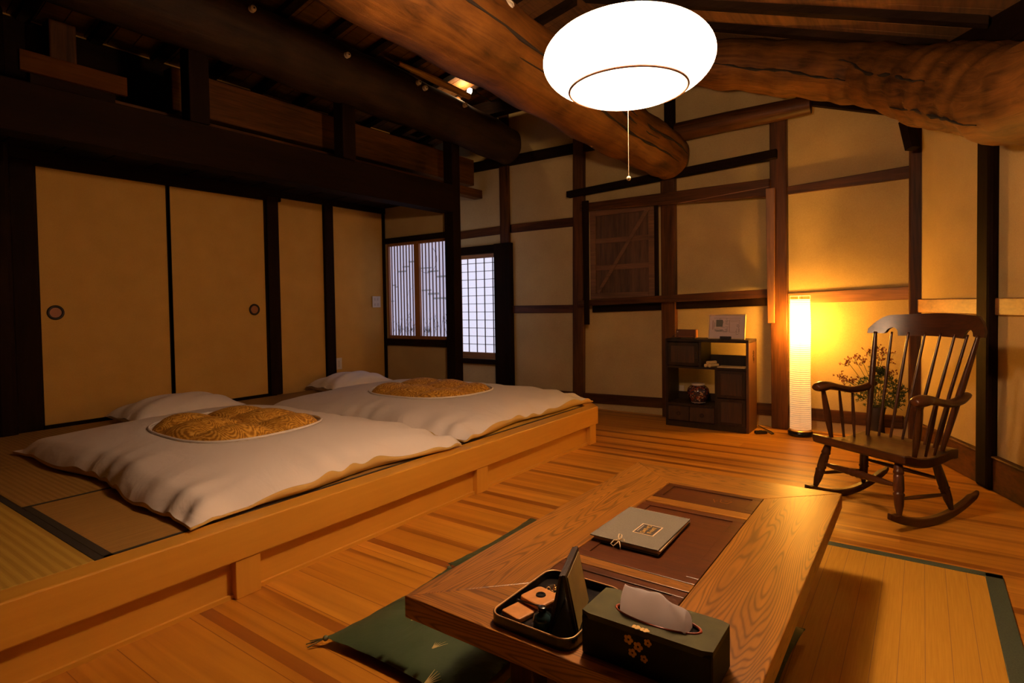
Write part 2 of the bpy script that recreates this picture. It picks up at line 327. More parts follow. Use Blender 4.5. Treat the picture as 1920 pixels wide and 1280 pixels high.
MAT['olive'] = plain('olive_panel', (0.22, 0.15, 0.035, 1), 0.6, noise=.3, nscale=9)
MAT['teal'] = plain('dark_teal_glass', (0.012, 0.03, 0.035, 1), 0.15)
MAT['artpaper'] = plain('print_paper', (0.66, 0.55, 0.55, 1), 0.7)
MAT['artframe'] = plain('pale_wood_frame', (0.62, 0.48, 0.30, 1), 0.5)
MAT['artink'] = plain('print_ink', (0.12, 0.13, 0.12, 1), 0.8)
MAT['artfaint'] = plain('print_ink_faint', (0.36, 0.24, 0.22, 1), 0.8)
MAT['radio'] = plain('reddish_wood', (0.10, 0.032, 0.010, 1), 0.4)
MAT['radioside'] = plain('orange_wood_side', (0.42, 0.14, 0.03, 1), 0.45)
MAT['stone'] = plain('pale_roll', (0.72, 0.55, 0.26, 1), 0.7)
MAT['leaf'] = plain('leaf_green', (0.05, 0.085, 0.018, 1), 0.6)
MAT['stem'] = plain('stem_green', (0.08, 0.09, 0.025, 1), 0.6)
MAT['bloom'] = plain('rust_red_bloom', (0.20, 0.045, 0.018, 1), 0.7)
MAT['vase'] = plain('dark_basket', (0.022, 0.012, 0.007, 1), 0.6)
def jar_mat():
    m, nt, b = newmat('painted_jar'); L = nt.links
    tc = N(nt, 'ShaderNodeTexCoord'); v = N(nt, 'ShaderNodeTexVoronoi'); v.inputs['Scale'].default_value = 85; L.new(tc.outputs['Object'], v.inputs['Vector'])
    sc1 = N(nt, 'ShaderNodeSeparateColor'); L.new(v.outputs['Color'], sc1.inputs[0])
    r = ramp(nt, [(0, (0.03, 0.02, 0.03, 1)), (.55, (0.03, 0.012, 0.012, 1)), (.58, (0.16, 0.03, 0.01, 1)), (.8, (0.16, 0.03, 0.01, 1)), (.86, (0.30, 0.22, 0.15, 1)), (1, (0.3, 0.24, 0.18, 1))])
    r.color_ramp.interpolation = 'CONSTANT'
    L.new(sc1.outputs[0], r.inputs['Fac']); L.new(r.outputs['Color'], b.inputs['Base Color']); b.inputs['Roughness'].default_value = 0.15
    return m
MAT['jar'] = jar_mat()
MAT['porcelain'] = plain('porcelain_rim', (0.55, 0.48, 0.42, 1), 0.2)

# ================================================================== mesh helpers
class MB:
    def __init__(s): s.bm = bmesh.new()
    def hexa(s, pts):
        v = [s.bm.verts.new(p) for p in pts]
        for q in ((3, 2, 1, 0), (4, 5, 6, 7), (0, 1, 5, 4), (1, 2, 6, 5), (2, 3, 7, 6), (3, 0, 4, 7)):
            s.bm.faces.new([v[i] for i in q])
        return s
    def box(s, x0, x1, y0, y1, z0, z1):
        return s.hexa([(x0, y0, z0), (x1, y0, z0), (x1, y1, z0), (x0, y1, z0), (x0, y0, z1), (x1, y0, z1), (x1, y1, z1), (x0, y1, z1)])
    def bar(s, p0, p1, w, h, up=(0, 0, 1), w1=None, h1=None):
        """rectangular bar between two points, w across, h along up"""
        p0 = Vector(p0); p1 = Vector(p1); d = (p1-p0).normalized(); up = Vector(up)
        side = d.cross(up).normalized(); u = side.cross(d).normalized()
        w1 = w1 or w; h1 = h1 or h
        P = []
        for p, a, b in ((p0, w, h), (p1, w1, h1)):
            P += [p - side*a/2 - u*b/2, p + side*a/2 - u*b/2, p + side*a/2 + u*b/2, p - side*a/2 + u*b/2]
        v = [s.bm.verts.new(p) for p in P]
        for q in ((0, 1, 2, 3), (7, 6, 5, 4), (0, 4, 5, 1), (1, 5, 6, 2), (2, 6, 7, 3), (3, 7, 4, 0)):
            s.bm.faces.new([v[i] for i in q])
        return s
    def tube(s, pts, rad, seg=10, cap=True, flat=None, grain=False):
        """swept tube; rad a number or a list; flat=(a,b) squashes the section"""
        pts = [Vector(p) for p in pts]; n = len(pts)
        if not isinstance(rad, (list, tuple)): rad = [rad]*n
        rings = []; ref = None
        if grain: la = s.bm.verts.layers.float_vector.new('grain')
        for i, p in enumerate(pts):
            d = (pts[min(i+1, n-1)] - pts[max(i-1, 0)]).normalized()
            if ref is None: ref = Vector((0, 0, 1)) if abs(d.z) < .9 else Vector((1, 0, 0))
            a = d.cross(ref).normalized(); b = a.cross(d).normalized(); ref = b
            fa, fb = flat or (1, 1)
            rings.append([s.bm.verts.new(p + (a*math.cos(2*PI*k/seg)*fa + b*math.sin(2*PI*k/seg)*fb)*rad[i]) for k in range(seg)])
        if grain:
            L_ = 0.0
            for i in range(n):
                if i: L_ += (pts[i]-pts[i-1]).length
                for k in range(seg): rings[i][k][la] = Vector((L_, math.cos(2*PI*k/seg)*rad[i], math.sin(2*PI*k/seg)*rad[i]))
        for i in range(n-1):
            for k in range(seg):
                s.bm.faces.new([rings[i][k], rings[i][(k+1) % seg], rings[i+1][(k+1) % seg], rings[i+1][k]])
        if cap:
            s.bm.faces.new(list(reversed(rings[0]))); s.bm.faces.new(rings[-1])
        return s
    def cyl(s, p0, p1, r0, r1=None, seg=20):
        return s.tube([p0, p1], [r0, r1 if r1 is not None else r0], seg)
    def lathe(s, prof, o=(0, 0, 0), axis=(0, 0, 1), seg=32, cap=True):
        """prof: list of (radius, height) turned round an axis"""
        o = Vector(o); ax = Vector(axis).normalized()
        a = ax.orthogonal().normalized(); b = ax.cross(a)
        rings = []
        for r, h in prof:
            rings.append([s.bm.verts.new(o + ax*h + (a*math.cos(2*PI*k/seg) + b*math.sin(2*PI*k/seg))*max(r, 1e-4)) for k in range(seg)])
        for i in range(len(rings)-1):
            for k in range(seg):
                s.bm.faces.new([rings[i][k], rings[i][(k+1) % seg], rings[i+1][(k+1) % seg], rings[i+1][k]])
        if cap:
            s.bm.faces.new(list(reversed(rings[0]))); s.bm.faces.new(rings[-1])
        return s
    def prism(s, poly, o, ex, ey, ez, depth):
        """polygon (u, v) in the plane ex, ey extruded along ez"""
        o = Vector(o); ex = Vector(ex); ey = Vector(ey); ez = Vector(ez)
        a = [s.bm.verts.new(o + ex*u + ey*v) for u, v in poly]
        b = [s.bm.verts.new(o + ex*u + ey*v + ez*depth) for u, v in poly]
        n = len(poly)
        s.bm.faces.new(list(reversed(a))); s.bm.faces.new(b)
        for i in range(n): s.bm.faces.new([a[i], a[(i+1) % n], b[(i+1) % n], b[i]])
        return s
    def ball(s, c, r, sx=1, sy=1, sz=1, u=14, v=10):
        m = Matrix.Translation(Vector(c)) @ Matrix.Diagonal((sx, sy, sz, 1))
        bmesh.ops.create_uvsphere(s.bm, u_segments=u, v_segments=v, radius=r, matrix=m)
        return s
    def torus(s, c, R, r, axis=(0, 0, 1), seg=48, sg=8, sx=1, sy=1):
        c = Vector(c); ax = Vector(axis).normalized(); a = ax.orthogonal().normalized()
        if abs(ax.z) > .99: a = Vector((1, 0, 0))
        b = ax.cross(a)
        rings = []
        for i in range(seg):
            t = 2*PI*i/seg; d = a*math.cos(t)*sx + b*math.sin(t)*sy
            p = c + d*R; dn = d.normalized()
            rings.append([s.bm.verts.new(p + dn*math.cos(2*PI*k/sg)*r + ax*math.sin(2*PI*k/sg)*r) for k in range(sg)])
        for i in range(seg):
            j = (i+1) % seg
            for k in range(sg): s.bm.faces.new([rings[i][k], rings[j][k], rings[j][(k+1) % sg], rings[i][(k+1) % sg]])
        return s
    def grid(s, nu, nv, fn, closed_u=False):
        vs = [[s.bm.verts.new(fn(i/(nu if closed_u else nu-1), j/(nv-1))) for j in range(nv)] for i in range(nu)]
        for i in range(nu if closed_u else nu-1):
            for j in range(nv-1):
                s.bm.faces.new([vs[i][j], vs[(i+1) % nu][j], vs[(i+1) % nu][j+1], vs[i][j+1]])
        return vs
    def build(s, name, mat, parent=None, smooth=False, bevel=0.0, recenter=True, subsurf=0, solid=0.0, auto=None):
        bmesh.ops.recalc_face_normals(s.bm, faces=s.bm.faces)
        me = bpy.data.meshes.new(name)
        o = bpy.data.objects.new(name, me)
        if parent is None and recenter:
            xs = [v.co.x for v in s.bm.verts]; ys = [v.co.y for v in s.bm.verts]; zs = [v.co.z for v in s.bm.verts]
            c = Vector(((min(xs)+max(xs))/2, (min(ys)+max(ys))/2, min(zs)))
            bmesh.ops.translate(s.bm, verts=s.bm.verts, vec=-c); o.location = c
        s.bm.to_mesh(me); s.bm.free()
        me.materials.append(MAT[mat] if isinstance(mat, str) else mat)
        if smooth: me.shade_smooth()
        if auto is not None:
            me.shade_smooth()
            try: me.set_sharp_from_angle(angle=math.radians(auto))
            except Exception: pass
        COL.objects.link(o)
        if parent is not None: o.parent = parent
        if solid:
            md = o.modifiers.new('thickness', 'SOLIDIFY'); md.thickness = solid; md.offset = -1
        if bevel:
            md = o.modifiers.new('bevel', 'BEVEL'); md.width = bevel; md.segments = 2; md.limit_method = 'ANGLE'; md.angle_limit = math.radians(40)
        if subsurf:
            md = o.modifiers.new('subsurf', 'SUBSURF'); md.levels = subsurf; md.render_levels = subsurf
        return o
def tag(o, label=None, cat=None, group=None, kind=None):
    if label: o['label'] = label
    if cat: o['category'] = cat
    if group: o['group'] = group
    if kind: o['kind'] = kind
    return o
def struct(o, label=None, cat=None):
    o['kind'] = 'structure'
    if label: o['label'] = label
    if cat: o['category'] = cat
    return o
def thing(name, label, cat, loc=(0, 0, 0), rotz=0.0, group=None):
    o = bpy.data.objects.new(name, None); o.empty_display_size = 0.05
    COL.objects.link(o); o.location = loc; o.rotation_euler = (0, 0, rotz)
    return tag(o, label, cat, group)
TRIM = [0]
def trim(mb, mat, label, bevel=0.006, cat='timber', **kw):
    TRIM[0] += 1
    return struct(mb.build('trim_%d' % TRIM[0], mat, recenter=False, bevel=bevel, **kw), label, cat)

# ================================================================== the shell
YB = 5.36          # back wall
XL = -4.98         # sliding door wall
YA = 4.50          # lattice window wall
ZP = 0.28          # raised tatami platform
rwA = Vector((-0.035, 5.09, 0)); rwd = Vector((0.3864, -0.9223, 0)); rwn = Vector((-0.9223, -0.3864, 0))  # right wall line, direction, inward normal
def rw(s, inn, z):      # point on the right wall, s metres from the pillar corner towards the camera
    p = Vector((0.133, 4.688, 0)) + rwd*s + rwn*inn
    return Vector((p.x, p.y, z))
struct(MB().box(-5.2, 3.4, -2.3, 5.6, -0.1, 0).build('floor', 'floor', recenter=False), 'honey and brown striped plank floor', 'floor')

def wall_y(name, y, x0, x1, z0, z1, holes, mat, th=0.12):
    """wall in a plane of constant y, seen from -y, with rectangular holes"""
    xs = sorted({x0, x1, *[h[0] for h in holes], *[h[1] for h in holes]}); zs = sorted({z0, z1, *[h[2] for h in holes], *[h[3] for h in holes]})
    mb = MB()
    for a, b in zip(xs, xs[1:]):
        for c, d in zip(zs, zs[1:]):
            mx, mz = (a+b)/2, (c+d)/2
            if any(h[0] < mx < h[1] and h[2] < mz < h[3] for h in holes): continue
            mb.box(a, b, y, y+th, c, d)
    bmesh.ops.remove_doubles(mb.bm, verts=mb.bm.verts, dist=1e-5)
    return mb.build(name, mat, recenter=False)
struct(wall_y('wall_back', YB, -5.1, 0.10, 0, 4.3, [(-4.64, -4.04, 0.45, 1.70)], 'plaster'), 'ochre plaster back wall behind the cabinet and lamp', 'wall')
struct(wall_y('wall_alcove', YA, XL, -3.98, ZP, 2.34, [(-4.94, -4.0, 0.70, 1.85)], 'plaster', 0.05), 'ochre wall around the sliding lattice window', 'wall')
# left wall (constant x), holes filled by the sliding doors
mb = MB()
for y0, y1, z0, z1 in ((-2.3, 1.20, 0, 4.2), (3.12, 5.4, 0, 4.2), (1.20, 3.12, 2.10, 4.2), (1.20, 3.12, 0, ZP)):
    mb.box(XL-0.12, XL, y0, y1, z0, z1)
struct(mb.build('wall_left', 'fusuma', recenter=False), 'warm ochre wall beside the sliding doors', 'wall')
# right wall
a = rwA; b = rwA + rwd*7.6
mb = MB(); t = rwn*-0.12
mb.hexa([a, b, b+t, a+t, a+Vector((0, 0, 4)), b+Vector((0, 0, 4)), b+t+Vector((0, 0, 4)), a+t+Vector((0, 0, 4))])
struct(mb.build('wall_right', 'plaster', recenter=False), 'ochre plaster wall behind the rocking chair', 'wall')
struct(MB().box(-5.2, 3.4, -2.4, -2.3, 0, 4.2).build('wall_front', 'darkX', recenter=False), 'unseen dark wall behind the viewer', 'wall')  # unseen wall, kept dark so little light bounces onto the table front

# roof: two board slopes meeting over the big log
def roof_z(x): return max(2.45, 3.62 - 0.37*(x+2.3)) if x > -2.3 else 3.62 + 0.20*(x+2.3)
mb = MB()
for x0, x1 in ((-5.2, -2.3), (-2.3, 0.862), (0.862, 3.4)):
    y = -2.4
    while y < 5.6:
        y1 = min(y+0.145, 5.6)
        mb.hexa([(x0, y, roof_z(x0)), (x1, y, roof_z(x1)), (x1, y1-.006, roof_z(x1)), (x0, y1-.006, roof_z(x0)),
                 (x0, y, roof_z(x0)+.03), (x1, y, roof_z(x1)+.03), (x1, y1-.006, roof_z(x1)+.03), (x0, y1-.006, roof_z(x0)+.03)])
        y = y1
for xa, xb in ((-5.3, -2.3), (-2.3, .862), (.862, 3.5)):
    za, zb2 = roof_z(xa), roof_z(xb)
    mb.hexa([(xa, -2.4, za+.04), (xb, -2.4, zb2+.04), (xb, 5.6, zb2+.04), (xa, 5.6, za+.04), (xa, -2.4, za+.1), (xb, -2.4, zb2+.1), (xb, 5.6, zb2+.1), (xa, 5.6, za+.1)])
struct(mb.build('ceiling', 'roofboard', recenter=False), 'dark boarded roof slopes', 'ceiling')
# low boarded soffit over the alcove
mb = MB()
y = 0.0
while y < YA:
    mb.box(XL, -3.93, y, min(y+.285, YA)-.006, 2.20, 2.22); y += .29
trim(mb, 'darkX', 'dark boarded soffit between the doors and the lintel')

# rafters: each its own timber
k = 0
for i in range(20):
    y = -2.1 + i*0.42
    for x0, x1 in ((-5.0, -2.34), (-2.26, 2.3)):
        if x1 > 0 and y > 4.9 + 9: continue
        mb = MB(); h = 0.05
        xe = x1
        if x1 > 0: xe = max(-2.0, min(.84, rwA.x - (y+.06-rwA.y)*0.419 - 0.02))
        mb.hexa([(x0, y, roof_z(x0)-h), (xe, y, roof_z(xe)-h), (xe, y+.075, roof_z(xe)-h), (x0, y+.075, roof_z(x0)-h),
                 (x0, y, roof_z(x0)), (xe, y, roof_z(xe)), (xe, y+.075, roof_z(xe)), (x0, y+.075, roof_z(x0))])
        trim(mb, 'rafter', 'dark rafter under the roof boards', bevel=0)

# ---------------------------------------------------------------- back wall timbers (all stand proud of the plaster)
def post(x0, x1, z0, z1, d=0.05, mat='brownZ', lab='brown wall post', dx=0.0, y=YB):
    return trim(MB().hexa([(x0+dx, y-d, z0), (x1+dx, y-d, z0), (x1+dx, y+.01, z0), (x0+dx, y+.01, z0),
                           (x0, y-d, z1), (x1, y-d, z1), (x1, y+.01, z1), (x0, y+.01, z1)]), mat, lab)
def rail(x0, x1, za0, za1, zb0, zb1, d=0.02, mat='brownX', lab='brown wall rail', y=YB):
    return trim(MB().hexa([(x0, y-d, za0), (x1, y-d, zb0), (x1, y+.01, zb0), (x0, y+.01, za0),
                           (x0, y-d, za1), (x1, y-d, zb1), (x1, y+.01, zb1), (x0, y+.01, za1)]), mat, lab, bevel=0.004)
post(-3.955, -3.83, 0, 3.6, 0.035, 'brownZ', 'slim brown post right of the paper window')
post(-4.035, -3.80, 0, 1.80, 0.06, 'darkZ', 'wide dark post board right of the paper window')
post(-2.965, -2.845, 0, 3.4, 0.06, 'brownZ', 'brown post left of the board shutter', dx=-0.05)
post(-2.03, -1.895, 0, 2.30, 0.07, 'brownZ', 'brown post right of the board shutter')
post(-2.00, -1.90, 2.72, 3.7, 0.04, 'darkZ', 'short dark post above the cross beam')
post(-1.065, -0.935, 0, 2.75, 0.08, 'brownZ', 'brown post behind the floor lamp', dx=0.01)
rail(-4.68, -3.80, 1.895, 1.99, 1.91, 2.005, 0.018, 'brownX', 'brown rail above the paper window')
rail(-3.83, -2.94, 1.91, 2.005, 1.91, 2.005, 0.018, 'brownX', 'brown rail between two posts, upper')
rail(-3.83, -2.94, 0.998, 1.083, 0.998, 1.083, 0.018, 'brownX', 'brown rail between two posts, middle')
rail(-4.68, -4.0, 1.70, 1.79, 1.70, 1.795, 0.05, 'darkX', 'dark header over the paper window')
rail(-4.68, -4.0, 0.40, 0.455, 0.40, 0.455, 0.05, 'darkX', 'dark sill under the paper window')
rail(-4.68, -2.25, 2.67, 2.78, 2.665, 2.765, 0.05, 'darkX', 'dark beam across the upper wall')
rail(-3.9, -2.9, 0.02, 0.16, 0.055, 0.155, 0.02, 'brownX', 'brown base rail left of the post')
rail(-2.92, -1.99, 0.055, 0.155, 0.075, 0.17, 0.02, 'brownX', 'brown base rail under the shutter')
rail(-1.93, -1.03, 0.08, 0.18, 0.098, 0.20, 0.02, 'brownX', 'brown base rail behind the cabinet')
rail(-0.96, -0.12, 0.09, 0.19, 0.085, 0.185, 0.02, 'brownX', 'brown base rail behind the rocking chair')
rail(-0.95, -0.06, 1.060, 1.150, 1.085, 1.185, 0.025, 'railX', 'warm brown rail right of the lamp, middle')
rail(-0.95, -0.06, 1.985, 2.05, 2.004, 2.10, 0.03, 'brownX', 'brown rail right of the lamp, upper')
# timbers that stand in front of the wall
tag(MB().hexa([(-3.02, YB-.13, 2.20), (-1.0, YB-.13, 2.285), (-1.0, YB-.05, 2.285), (-3.02, YB-.05, 2.20),
               (-3.02, YB-.13, 2.262), (-1.0, YB-.13, 2.36), (-1.0, YB-.05, 2.36), (-3.02, YB-.05, 2.262)]).build('crossbar', 'darkX', bevel=.004),
    'upper dark crossbar on the back wall, its left end poking past the post', 'timber bar')
tr = thing('shutter_track', 'thick dark beam along the top of the board shutter', 'timber bar', (-1.93, YB-.12, 2.0))
MB().hexa([(-0.92, -.03, .04), (0.88, -.03, -.03), (0.88, .05, -.03), (-0.92, .05, .04),
           (-0.92, -.03, .11), (0.88, -.03, .115), (0.88, .05, .115), (-0.92, .05, .11)]).build('rail', 'brownX', tr, bevel=.005)
MB().hexa([(0.1, -.032, -.005), (0.88, -.032, .045), (0.88, -.028, .045), (0.1, -.028, -.005),
           (0.1, -.032, 0.0), (0.88, -.032, .052), (0.88, -.028, .052), (0.1, -.028, 0.0)]).build('worn_edge', 'railX', tr)
tr = thing('shutter_sill', 'dark sill beam below the board shutter and the blank panel', 'timber bar', (-1.93, YB-.12, 1.05))
MB().hexa([(-0.95, -.04, .02), (0.90, -.04, .068), (0.90, .05, .068), (-0.95, .05, .02),
           (-0.95, -.04, .075), (0.90, -.04, .142), (0.90, .05, .142), (-0.95, .05, .075)]).build('rail', 'brownX', tr, bevel=.004)
MB().hexa([(-0.85, .08, -.05), (0.88, .08, .0), (0.88, .115, .0), (-0.85, .115, -.05),
           (-0.85, .08, .02), (0.88, .08, .068), (0.88, .115, .068), (-0.85, .115, .02)]).build('wall_rail', 'darkX', tr, bevel=.004)
for x0, x1, z0, z1, m, lab in ((-2.815, -2.745, 0.88, 2.13, 'darkZ', 'narrow dark hanger board left of the shutter'),
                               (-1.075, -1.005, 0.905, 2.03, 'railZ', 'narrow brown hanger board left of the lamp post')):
    tag(MB().hexa([(x0+.012, YB-.175, z0), (x1-.006, YB-.175, z0), (x1-.006, YB-.15, z0), (x0+.012, YB-.15, z0),
                   (x0, YB-.175, z1), (x1, YB-.175, z1), (x1, YB-.15, z1), (x0, YB-.15, z1)]).build('hanger_board', m, bevel=.003), lab, 'timber strip', 'tapered hanger boards of the shutter track')
tag(MB().tube([(-1.84, YB-.14, 2.645), (-1.4, YB-.15, 2.655), (-1.0, YB-.14, 2.66), (-0.74, YB-.14, 2.665)], [.085, .082, .08, .072], 16).build('round_beam', 'brownX', auto=30),
    'short round beam high on the wall, right of the big log end', 'beam')
tag(MB().bar((-0.86, YB-.05, 2.77), (-0.07, YB-.05, 2.50), 0.06, 0.10).build('sloping_timber', 'darkX', bevel=.004),
    'dark sloping timber against the wall under the curved log', 'timber')

# ---------------------------------------------------------------- right wall timbers
trim(MB().box(-.085, .0, 5.03, 5.37, 0, 2.75), 'brownZ', 'brown corner post between back and right wall', bevel=.012)
def rwbox(s0, s1, z0, z1, inn, out=-.01):
    P = [rw(s0, out, z0), rw(s1, out, z0), rw(s1, inn, z0), rw(s0, inn, z0), rw(s0, out, z1), rw(s1, out, z1), rw(s1, inn, z1), rw(s0, inn, z1)]
    return MB().hexa(P)
p = trim(rwbox(0.41, 0.545, 0, 2.45, 0.05), 'darkZ', 'wide dark post on the right wall', bevel=.02)
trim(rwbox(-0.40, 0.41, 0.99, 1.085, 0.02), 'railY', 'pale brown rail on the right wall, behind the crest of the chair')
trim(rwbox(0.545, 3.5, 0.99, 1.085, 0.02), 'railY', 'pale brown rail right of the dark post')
for s0, s1 in ((-0.40, 0.41), (0.545, 3.5)):
    trim(rwbox(s0, s1, 0, 0.185, 0.025), 'brownY', 'brown skirting board on the right wall')
    trim(rwbox(s0, s1, 0.185, 0.20, 0.035), 'brownY', 'ledge of the skirting board on the right wall')

trim(rwbox(-0.4, 3.5, 2.46, 3.3, 0.015), 'darkY', 'dark boarding high on the right wall above the curved log')
trim(rwbox(0.56, 3.5, 2.12, 2.46, 0.015), 'darkY', 'dark board behind the curved log at the right edge')
# ================================================================== left side: sliding doors, posts, alcove
def fusuma(n, y0, y1, hy, lab):
    r = bpy.data.objects.new('door_%d' % n, None); COL.objects.link(r); r.location = (XL, (y0+y1)/2, ZP)
    struct(r, lab, 'sliding door')
    c = (y0+y1)/2
    MB().box(-.03, .005, y0+.015-c, y1-.015-c, .0, 1.82).build('panel', 'fusuma', r)
    fr = MB(); 
    for a, b in ((y0, y0+.022), (y1-.022, y1)): fr.box(-.03, .014, a-c, b-c, 0, 1.83)
    fr.box(-.03, .014, y0-c, y1-c, 0, .02); fr.box(-.03, .014, y0-c, y1-c, 1.815, 1.835)
    fr.build('frame', 'darkZ', r)
    h = MB().torus((.008, hy-c, .805), .043, .009, (1, 0, 0)).build('handle', 'iron', r, smooth=True)
    MB().cyl((.003, hy-c, .805), (.009, hy-c, .805), .036, .036, 24).build('finger_plate', 'copper', h)
    return r
fusuma(1, 1.325, 2.205, 1.432, 'left sliding paper door with a round copper pull')
fusuma(2, 2.19, 3.05, 2.915, 'right sliding paper door with a round copper pull')
trim(MB().box(XL-.02, XL+.03, 1.1, 3.2, 2.10, 2.22), 'darkY', 'dark lintel over the sliding doors')
trim(MB().box(XL-.02, XL+.03, 3.2, YA, 2.14, 2.22), 'darkY', 'dark lintel over the blank panels')
trim(MB().box(XL-.02, XL+.012, 1.2, 3.12, ZP-.01, ZP+.012), 'darkY', 'dark sill groove of the sliding doors')
trim(MB().box(XL-.02, XL+.05, 1.19, 1.33, 0, 2.12), 'darkZ', 'black post left of the sliding doors', bevel=.01)
trim(MB().box(XL-.02, XL+.10, 1.07, 1.19, 0, 3.1), 'darkZ', 'rough dark post at the left edge', bevel=.03)
trim(MB().box(XL-.02, XL+.035, 3.045, 3.165, ZP, 2.14), 'darkZ', 'dark post right of the sliding doors')
trim(MB().box(XL-.02, XL+.035, 3.675, 3.785, ZP, 2.14), 'darkZ', 'dark post between two blank ochre panels')
trim(MB().box(XL-.01, XL+.02, YA-.035, YA, ZP, 2.2), 'darkZ', 'thin dark corner post by the lattice window')
trim(MB().box(XL-.02, XL+.04, -2.2, 5.3, 2.24, 3.06), 'darkY', 'added dark boards shading the wall above the sliding doors')  # added boards, their dark colour stands in for shade on the wall
# alcove frame of the lattice window
trim(MB().box(XL+.02, -4.0, YA-.03, YA+.05, 1.80, 1.86), 'darkX', 'dark header of the lattice window')
trim(MB().box(XL+.02, -4.0, YA-.03, YA+.05, 0.66, 0.735), 'darkX', 'dark sill of the lattice window')
W = bpy.data.objects.new('window_1', None); COL.objects.link(W); W.location = (-4.47, YA+.01, .735); struct(W, 'sliding lattice window with a painted moon and grasses', 'window')
MB().box(-.47, .47, .028, .034, 0, 1.07).build('paper_pane', 'paper2', W)
fr = MB()
for x0, x1 in ((-.47, -.445), (-.045, -.01), (-.01, .03), (.445, .48)): fr.box(x0, x1, -.012, .02, 0, 1.07)
for x0, x1 in ((-.47, -.01), (-.01, .48)):
    fr.box(x0, x1, -.01, .02, 0, .035); fr.box(x0, x1, -.01, .02, 1.035, 1.07)
fr.build('frame', 'orangeframe', W)
s_ = MB()
for i in range(8):
    x = -.445 + .40*(i+.75)/8.6; s_.box(x-.0035, x+.0035, .0, .012, .035, 1.035)
    x = .03 + .415*(i+.75)/8.4; s_.box(x-.0035, x+.0035, .0, .012, .035, 1.035)
s_.build('slat', 'slat', W)
dr = MB(); r2 = random.Random(3)
for x0, x1 in ((-.44, -.05), (.035, .44)):
    for i in range(26):
        x = x0 + (x1-x0)*r2.random(); h = .06 + .2*r2.random()**1.6; lean = (r2.random()-.5)*.16
        if not x0+.01 < x+lean < x1-.01: lean = -lean*.4
        q = [(x+lean*t*t, .025, .04+h*t) for t in (0, .35, .7, 1)]
        dr.tube(q, .0012, 4)
        for k_ in range(3):
            t = .4+.2*k_; dx = (r2.random()-.5)*.05
            xx = x+lean*t*t
            if x0 < xx+dx < x1: dr.tube([(xx, .025, .04+h*t), (xx+dx, .025, .04+h*t+.03)], .0016, 4)
def arc(c, r, a0, a1, n=22): return [(c[0]+r*math.cos(a0+(a1-a0)*i/n), .025, c[1]+r*math.sin(a0+(a1-a0)*i/n)) for i in range(n+1)]
dr.tube(arc((.115, .86), .145, -2.2, .9), .0022, 4)
dr.tube([(-.17, .025, .32), (-.20, .025, .44), (-.17, .025, .53), (-.11, .025, .56)], .0012, 4)
dr.build('grass_drawing', 'ink', W)
cl = MB()
def cloud(pts):
    for (x, z, l, h) in pts: cl.box(x-l/2, x+l/2, .0262, .0278, z-h/2, z+h/2)
cloud([(-.27, .75, .14, .018), (-.21, .80, .1, .016), (-.12, .85, .09, .018), (-.4, .60, .06, .014), (-.36, .58, .06, .012), (-.43, .42, .05, .01),
       (.10, .77, .16, .014), (.2, .73, .16, .018), (.32, .67, .16, .02), (.1, .53, .14, .016), (.2, .49, .16, .022), (.3, .44, .2, .02), (.4, .43, .08, .01)])
cl.build('cloud_drawing', 'haze', W)
# paper window in the back wall
W = bpy.data.objects.new('window_2', None); COL.objects.link(W); W.location = (-4.34, YB+.02, .455); struct(W, 'square-grid paper window glowing with daylight', 'window')
MB().box(-.30, .30, .03, .036, 0, 1.245).build('paper_pane', 'paper', W)
fr = MB()
for x0, x1 in ((-.30, -.27), (.28, .30)): fr.box(x0, x1, -.01, .03, 0, 1.245)
fr.box(-.30, .30, -.01, .03, 0, .075); fr.box(-.30, .30, -.01, .03, 1.20, 1.245)
fr.build('frame', 'railX', W)
g = MB()
for i in range(1, 5): x = -.27 + .55*i/4.35 - .02; g.box(x-.003, x+.003, .012, .026, .075, 1.2)
for i in range(1, 12): z = .075 + 1.125*i/11.6; g.box(-.27, .28, .012, .026, z-.003, z+.003)
g.build('grid_bars', 'kumiko', W)
# free post and lintel beam of the platform
tag(MB().box(-4.0, -3.88, 4.43, 4.55, ZP, 3.05).build('square_post', 'darkZ', bevel=.006), 'black square post standing between the lattice window and the paper window', 'post')
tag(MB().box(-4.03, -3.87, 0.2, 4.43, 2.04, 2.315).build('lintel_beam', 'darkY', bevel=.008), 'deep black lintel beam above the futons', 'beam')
tag(MB().box(-4.42, -4.30, 1.95, 5.30, 2.50, 2.80).build('upper_beam', 'brownY', bevel=.008), 'wide brown beam running behind the two short struts', 'beam')
tag(MB().box(-4.30, -4.18, 1.2, 5.30, 2.335, 2.43).build('lower_plank', 'brownY', bevel=.004), 'brown plank lying just above the black lintel', 'plank')
sb = thing('short_board', 'short brown board at the upper left, on the black lintel', 'board', (-3.90, 1.25, 2.316))
MB().box(.0, .03, -.25, .255, .054, .162).build('face_board', 'railY', sb, bevel=.003); sb.children[0].data.materials[0] = MAT['brownlight']
MB().box(-.03, .0, -.20, .20, 0, .15).build('cleat', 'darkY', sb)
for y0, lab in ((1.86, 'left short black strut rising from the lintel'), (3.07, 'right short black strut rising from the lintel')):
    tag(MB().box(-3.98, -3.86, y0, y0+.13, 2.315, 2.80).build('strut', 'darkZ', bevel=.006), lab, 'post', 'struts on the lintel beam')
tag(MB().box(-4.75, -4.62, 1.35, 1.50, 2.22, 3.0).build('dim_post', 'brownZ', bevel=.01), 'dim brown post high at the upper left corner', 'post')

